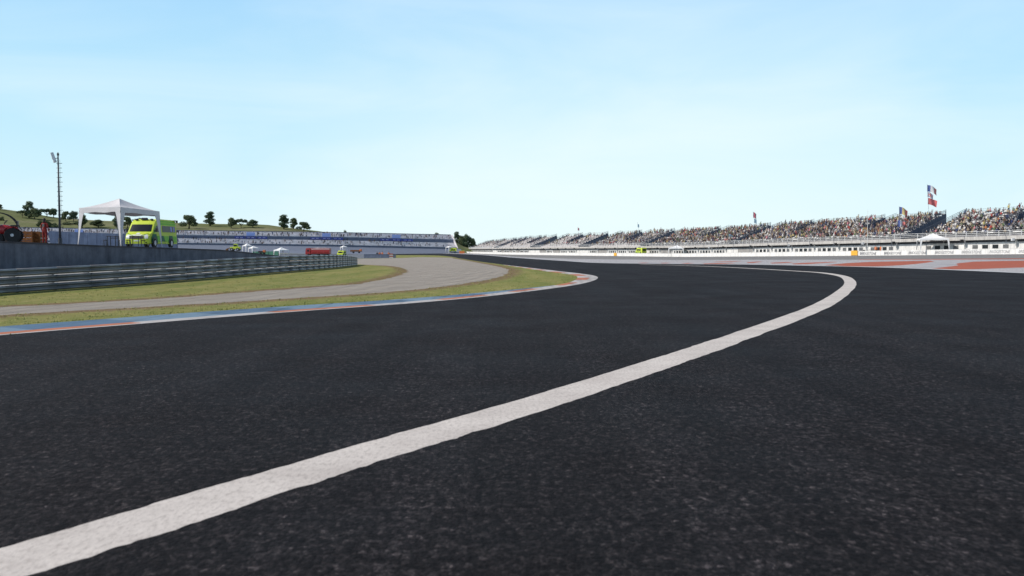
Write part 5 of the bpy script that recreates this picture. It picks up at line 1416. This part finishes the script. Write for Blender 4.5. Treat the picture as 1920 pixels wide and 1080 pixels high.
def flagpole(xb, yb, xt, yt, r, label, cloths, bi_off=None, slim=.035):
    s = s_at(xb, OFF+.8+RD*r+.3); b = WpB(s, OFF+.8+RD*r+.3, Z0+RH*r-.1); tp_ = at(xt, yt, b.y)
    t = empty('flag', b, 0, label, 'flag', FG)
    d = tp_ - b; MB().tube([(0,0,0), d], slim, 6).build('flagpole', M['galv'], t)
    for (mat, wpx_, hpx, dyp, droop, ph) in cloths:
        k = b.y/F_PX; o = flag_cloth(mat, wpx_*k, hpx*k, 0, t, droop, ph); o.location = d * (1 - dyp*k/d.z)
    return t
flagpole(1741, 400, 1738.5, 345, 10, 'tall flagpole flying a French tricolour, a British-style flag and a red flag', [(fm_fr,19,12,2,.42,0),(fm_uk,11,9,15,.5,1),(fm_rd,17,12,26,.38,2)], slim=.03)
flagpole(1686, 412, 1686, 387, 8, 'blue, yellow and red flag waving above the crowd left of the tall flagpole', [(fm_br,17,13,1,.45,.5)])
flagpole(1684, 437, 1683, 411, 4, 'French tricolour held low in the crowd under the blue, yellow and red flag', [(fm_fr,14,13,2,.3,1.5)])
flagpole(1417, 425, 1412, 396, 9, 'pink and dark flag with pale blue one below, above the middle of the stands', [(fm_dk,6,10,2,.5,0),(fm_bl,5,8,14,.4,1)])
flagpole(1200, 450, 1195, 417, 8, 'thin pole with a small pale flag above the mid-distance stand', [(fm_bl,3,6,3,.4,1)])
flagpole(1086, 455, 1083, 425, 8, 'thin pole with a small pink pennant above the far stand', [(fm_dk,3,5,2,.4,1)])
flagpole(1367, 452, 1366, 437, 3, 'pale blue flag held low at the gap between two stand blocks', [(fm_bl,9,8,2,.4,1)])
s = s_at(1626, 1.5); b = WpB(s, 1.5); tp_ = at(1626.5, 393, b.y)
t = empty('antenna_mast', b, 0, 'tall thin white mast rising from behind the white wall near the amber board', 'mast')
MB().tube([(0,0,0),(0,0,(tp_.z-b.z)*.6),(0,0,tp_.z-b.z)], [.07,.05,.025], 6).build('pole', M['railw'], t); MB().box((-.15,-.15,0),(.15,.15,.4)).build('footing', M['beam'], t)

# ------------------------------------------------------------------ light, sky, camera
SUN_AZ = math.atan2(-.95, -.22); EL = math.radians(41)   # azimuth measured from +Y toward +X
sd = Vector((math.sin(SUN_AZ)*math.cos(EL), math.cos(SUN_AZ)*math.cos(EL), math.sin(EL)))
sl_ = bpy.data.lights.new('Sun', 'SUN'); sl_.energy = 4.3; sl_.angle = math.radians(.5); sl_.color = (1, .93, .835)
so = bpy.data.objects.new('Sun', sl_); C.objects.link(so); so.rotation_euler = sd.to_track_quat('Z', 'Y').to_euler()
w = bpy.data.worlds.new('World'); bpy.context.scene.world = w; w.use_nodes = True; nt = w.node_tree; bg = nt.nodes['Background']
sk = N(nt, 'ShaderNodeTexSky'); sk.sky_type = 'NISHITA'; sk.sun_disc = False; sk.sun_elevation = EL; sk.sun_rotation = SUN_AZ; sk.altitude = 0; sk.air_density = 1.0; sk.dust_density = .6; sk.ozone_density = 2.0
tc = N(nt, 'ShaderNodeTexCoord'); sp = N(nt, 'ShaderNodeSeparateXYZ'); L(nt, tc.outputs['Generated'], sp.inputs[0])
# thin high cloud veil, mapped on the dome
mp_ = N(nt, 'ShaderNodeMapping'); mp_.inputs['Scale'].default_value = (1.1, 1.1, 4.5); mp_.inputs['Rotation'].default_value = (.12, -.32, .2); L(nt, tc.outputs['Generated'], mp_.inputs['Vector'])
veil = ramp(nt, noise(nt, mp_.outputs['Vector'], 2.1, 8, .52, .6), [(.4,(0,0,0)),(.7,(1,1,1))])
low = ramp(nt, sp.outputs[2], [(0.0,(.77,.95,1.0)),(.05,(.69,.92,1.0)),(.12,(.57,.86,1.0)),(.2,(.48,.79,1.0)),(.275,(.40,.71,1.0)),(.4,(.2,.38,.64)),(.6,(.1,.18,.36))])
low10 = mix(nt, 1.0, low, (10.4, 10.4, 10.4), 'MULTIPLY')
dx = mathn(nt, 'SUBTRACT', sp.outputs[0], .08); glow = mathn(nt, 'SUBTRACT', 1.0, mathn(nt, 'MULTIPLY', mathn(nt, 'MULTIPLY', dx, dx), 7.5), True)
gz_ = mathn(nt, 'MULTIPLY', glow, ramp(nt, sp.outputs[2], [(0,(.85,.85,.85)),(.1,(.6,.6,.6)),(.26,(.1,.1,.1)),(.35,(0,0,0))]))
low10 = mix(nt, gz_, low10, (8.9, 10.5, 10.6))
keep = ramp(nt, sp.outputs[2], [(.0,(.92,.92,.92)),(.3,(.92,.92,.92)),(.6,(.0,.0,.0))])
c1 = mix(nt, keep, sk.outputs['Color'], low10)
vz = mathn(nt, 'MULTIPLY', veil, ramp(nt, sp.outputs[2], [(0,(1,1,1)),(.25,(.7,.7,.7)),(.4,(0,0,0))]))
c2 = mix(nt, mathn(nt,'MULTIPLY', vz, .55), c1, (9.2, 10.3, 10.6))
L(nt, c2, bg.inputs['Color']); bg.inputs['Strength'].default_value = .1
cam = bpy.data.cameras.new('Camera'); co = bpy.data.objects.new('Camera', cam); C.objects.link(co); bpy.context.scene.camera = co
Mx = Matrix.Identity(4); Mx.col[0] = (*Rt,0); Mx.col[1] = (*Up,0); Mx.col[2] = (*(-Fw),0); Mx.col[3] = (*EYEV,1); co.matrix_world = Mx
cam.sensor_width = 36; cam.lens = F_PX/1920*36; cam.clip_start = .05; cam.clip_end = 20000
cam.dof.use_dof = True; cam.dof.focus_distance = 24; cam.dof.aperture_fstop = 3.0
sc = bpy.context.scene; sc.view_settings.view_transform = 'Standard'; sc.view_settings.look = 'None'; sc.view_settings.exposure = 0
sc.cycles.max_bounces = 6; sc.cycles.use_denoising = True
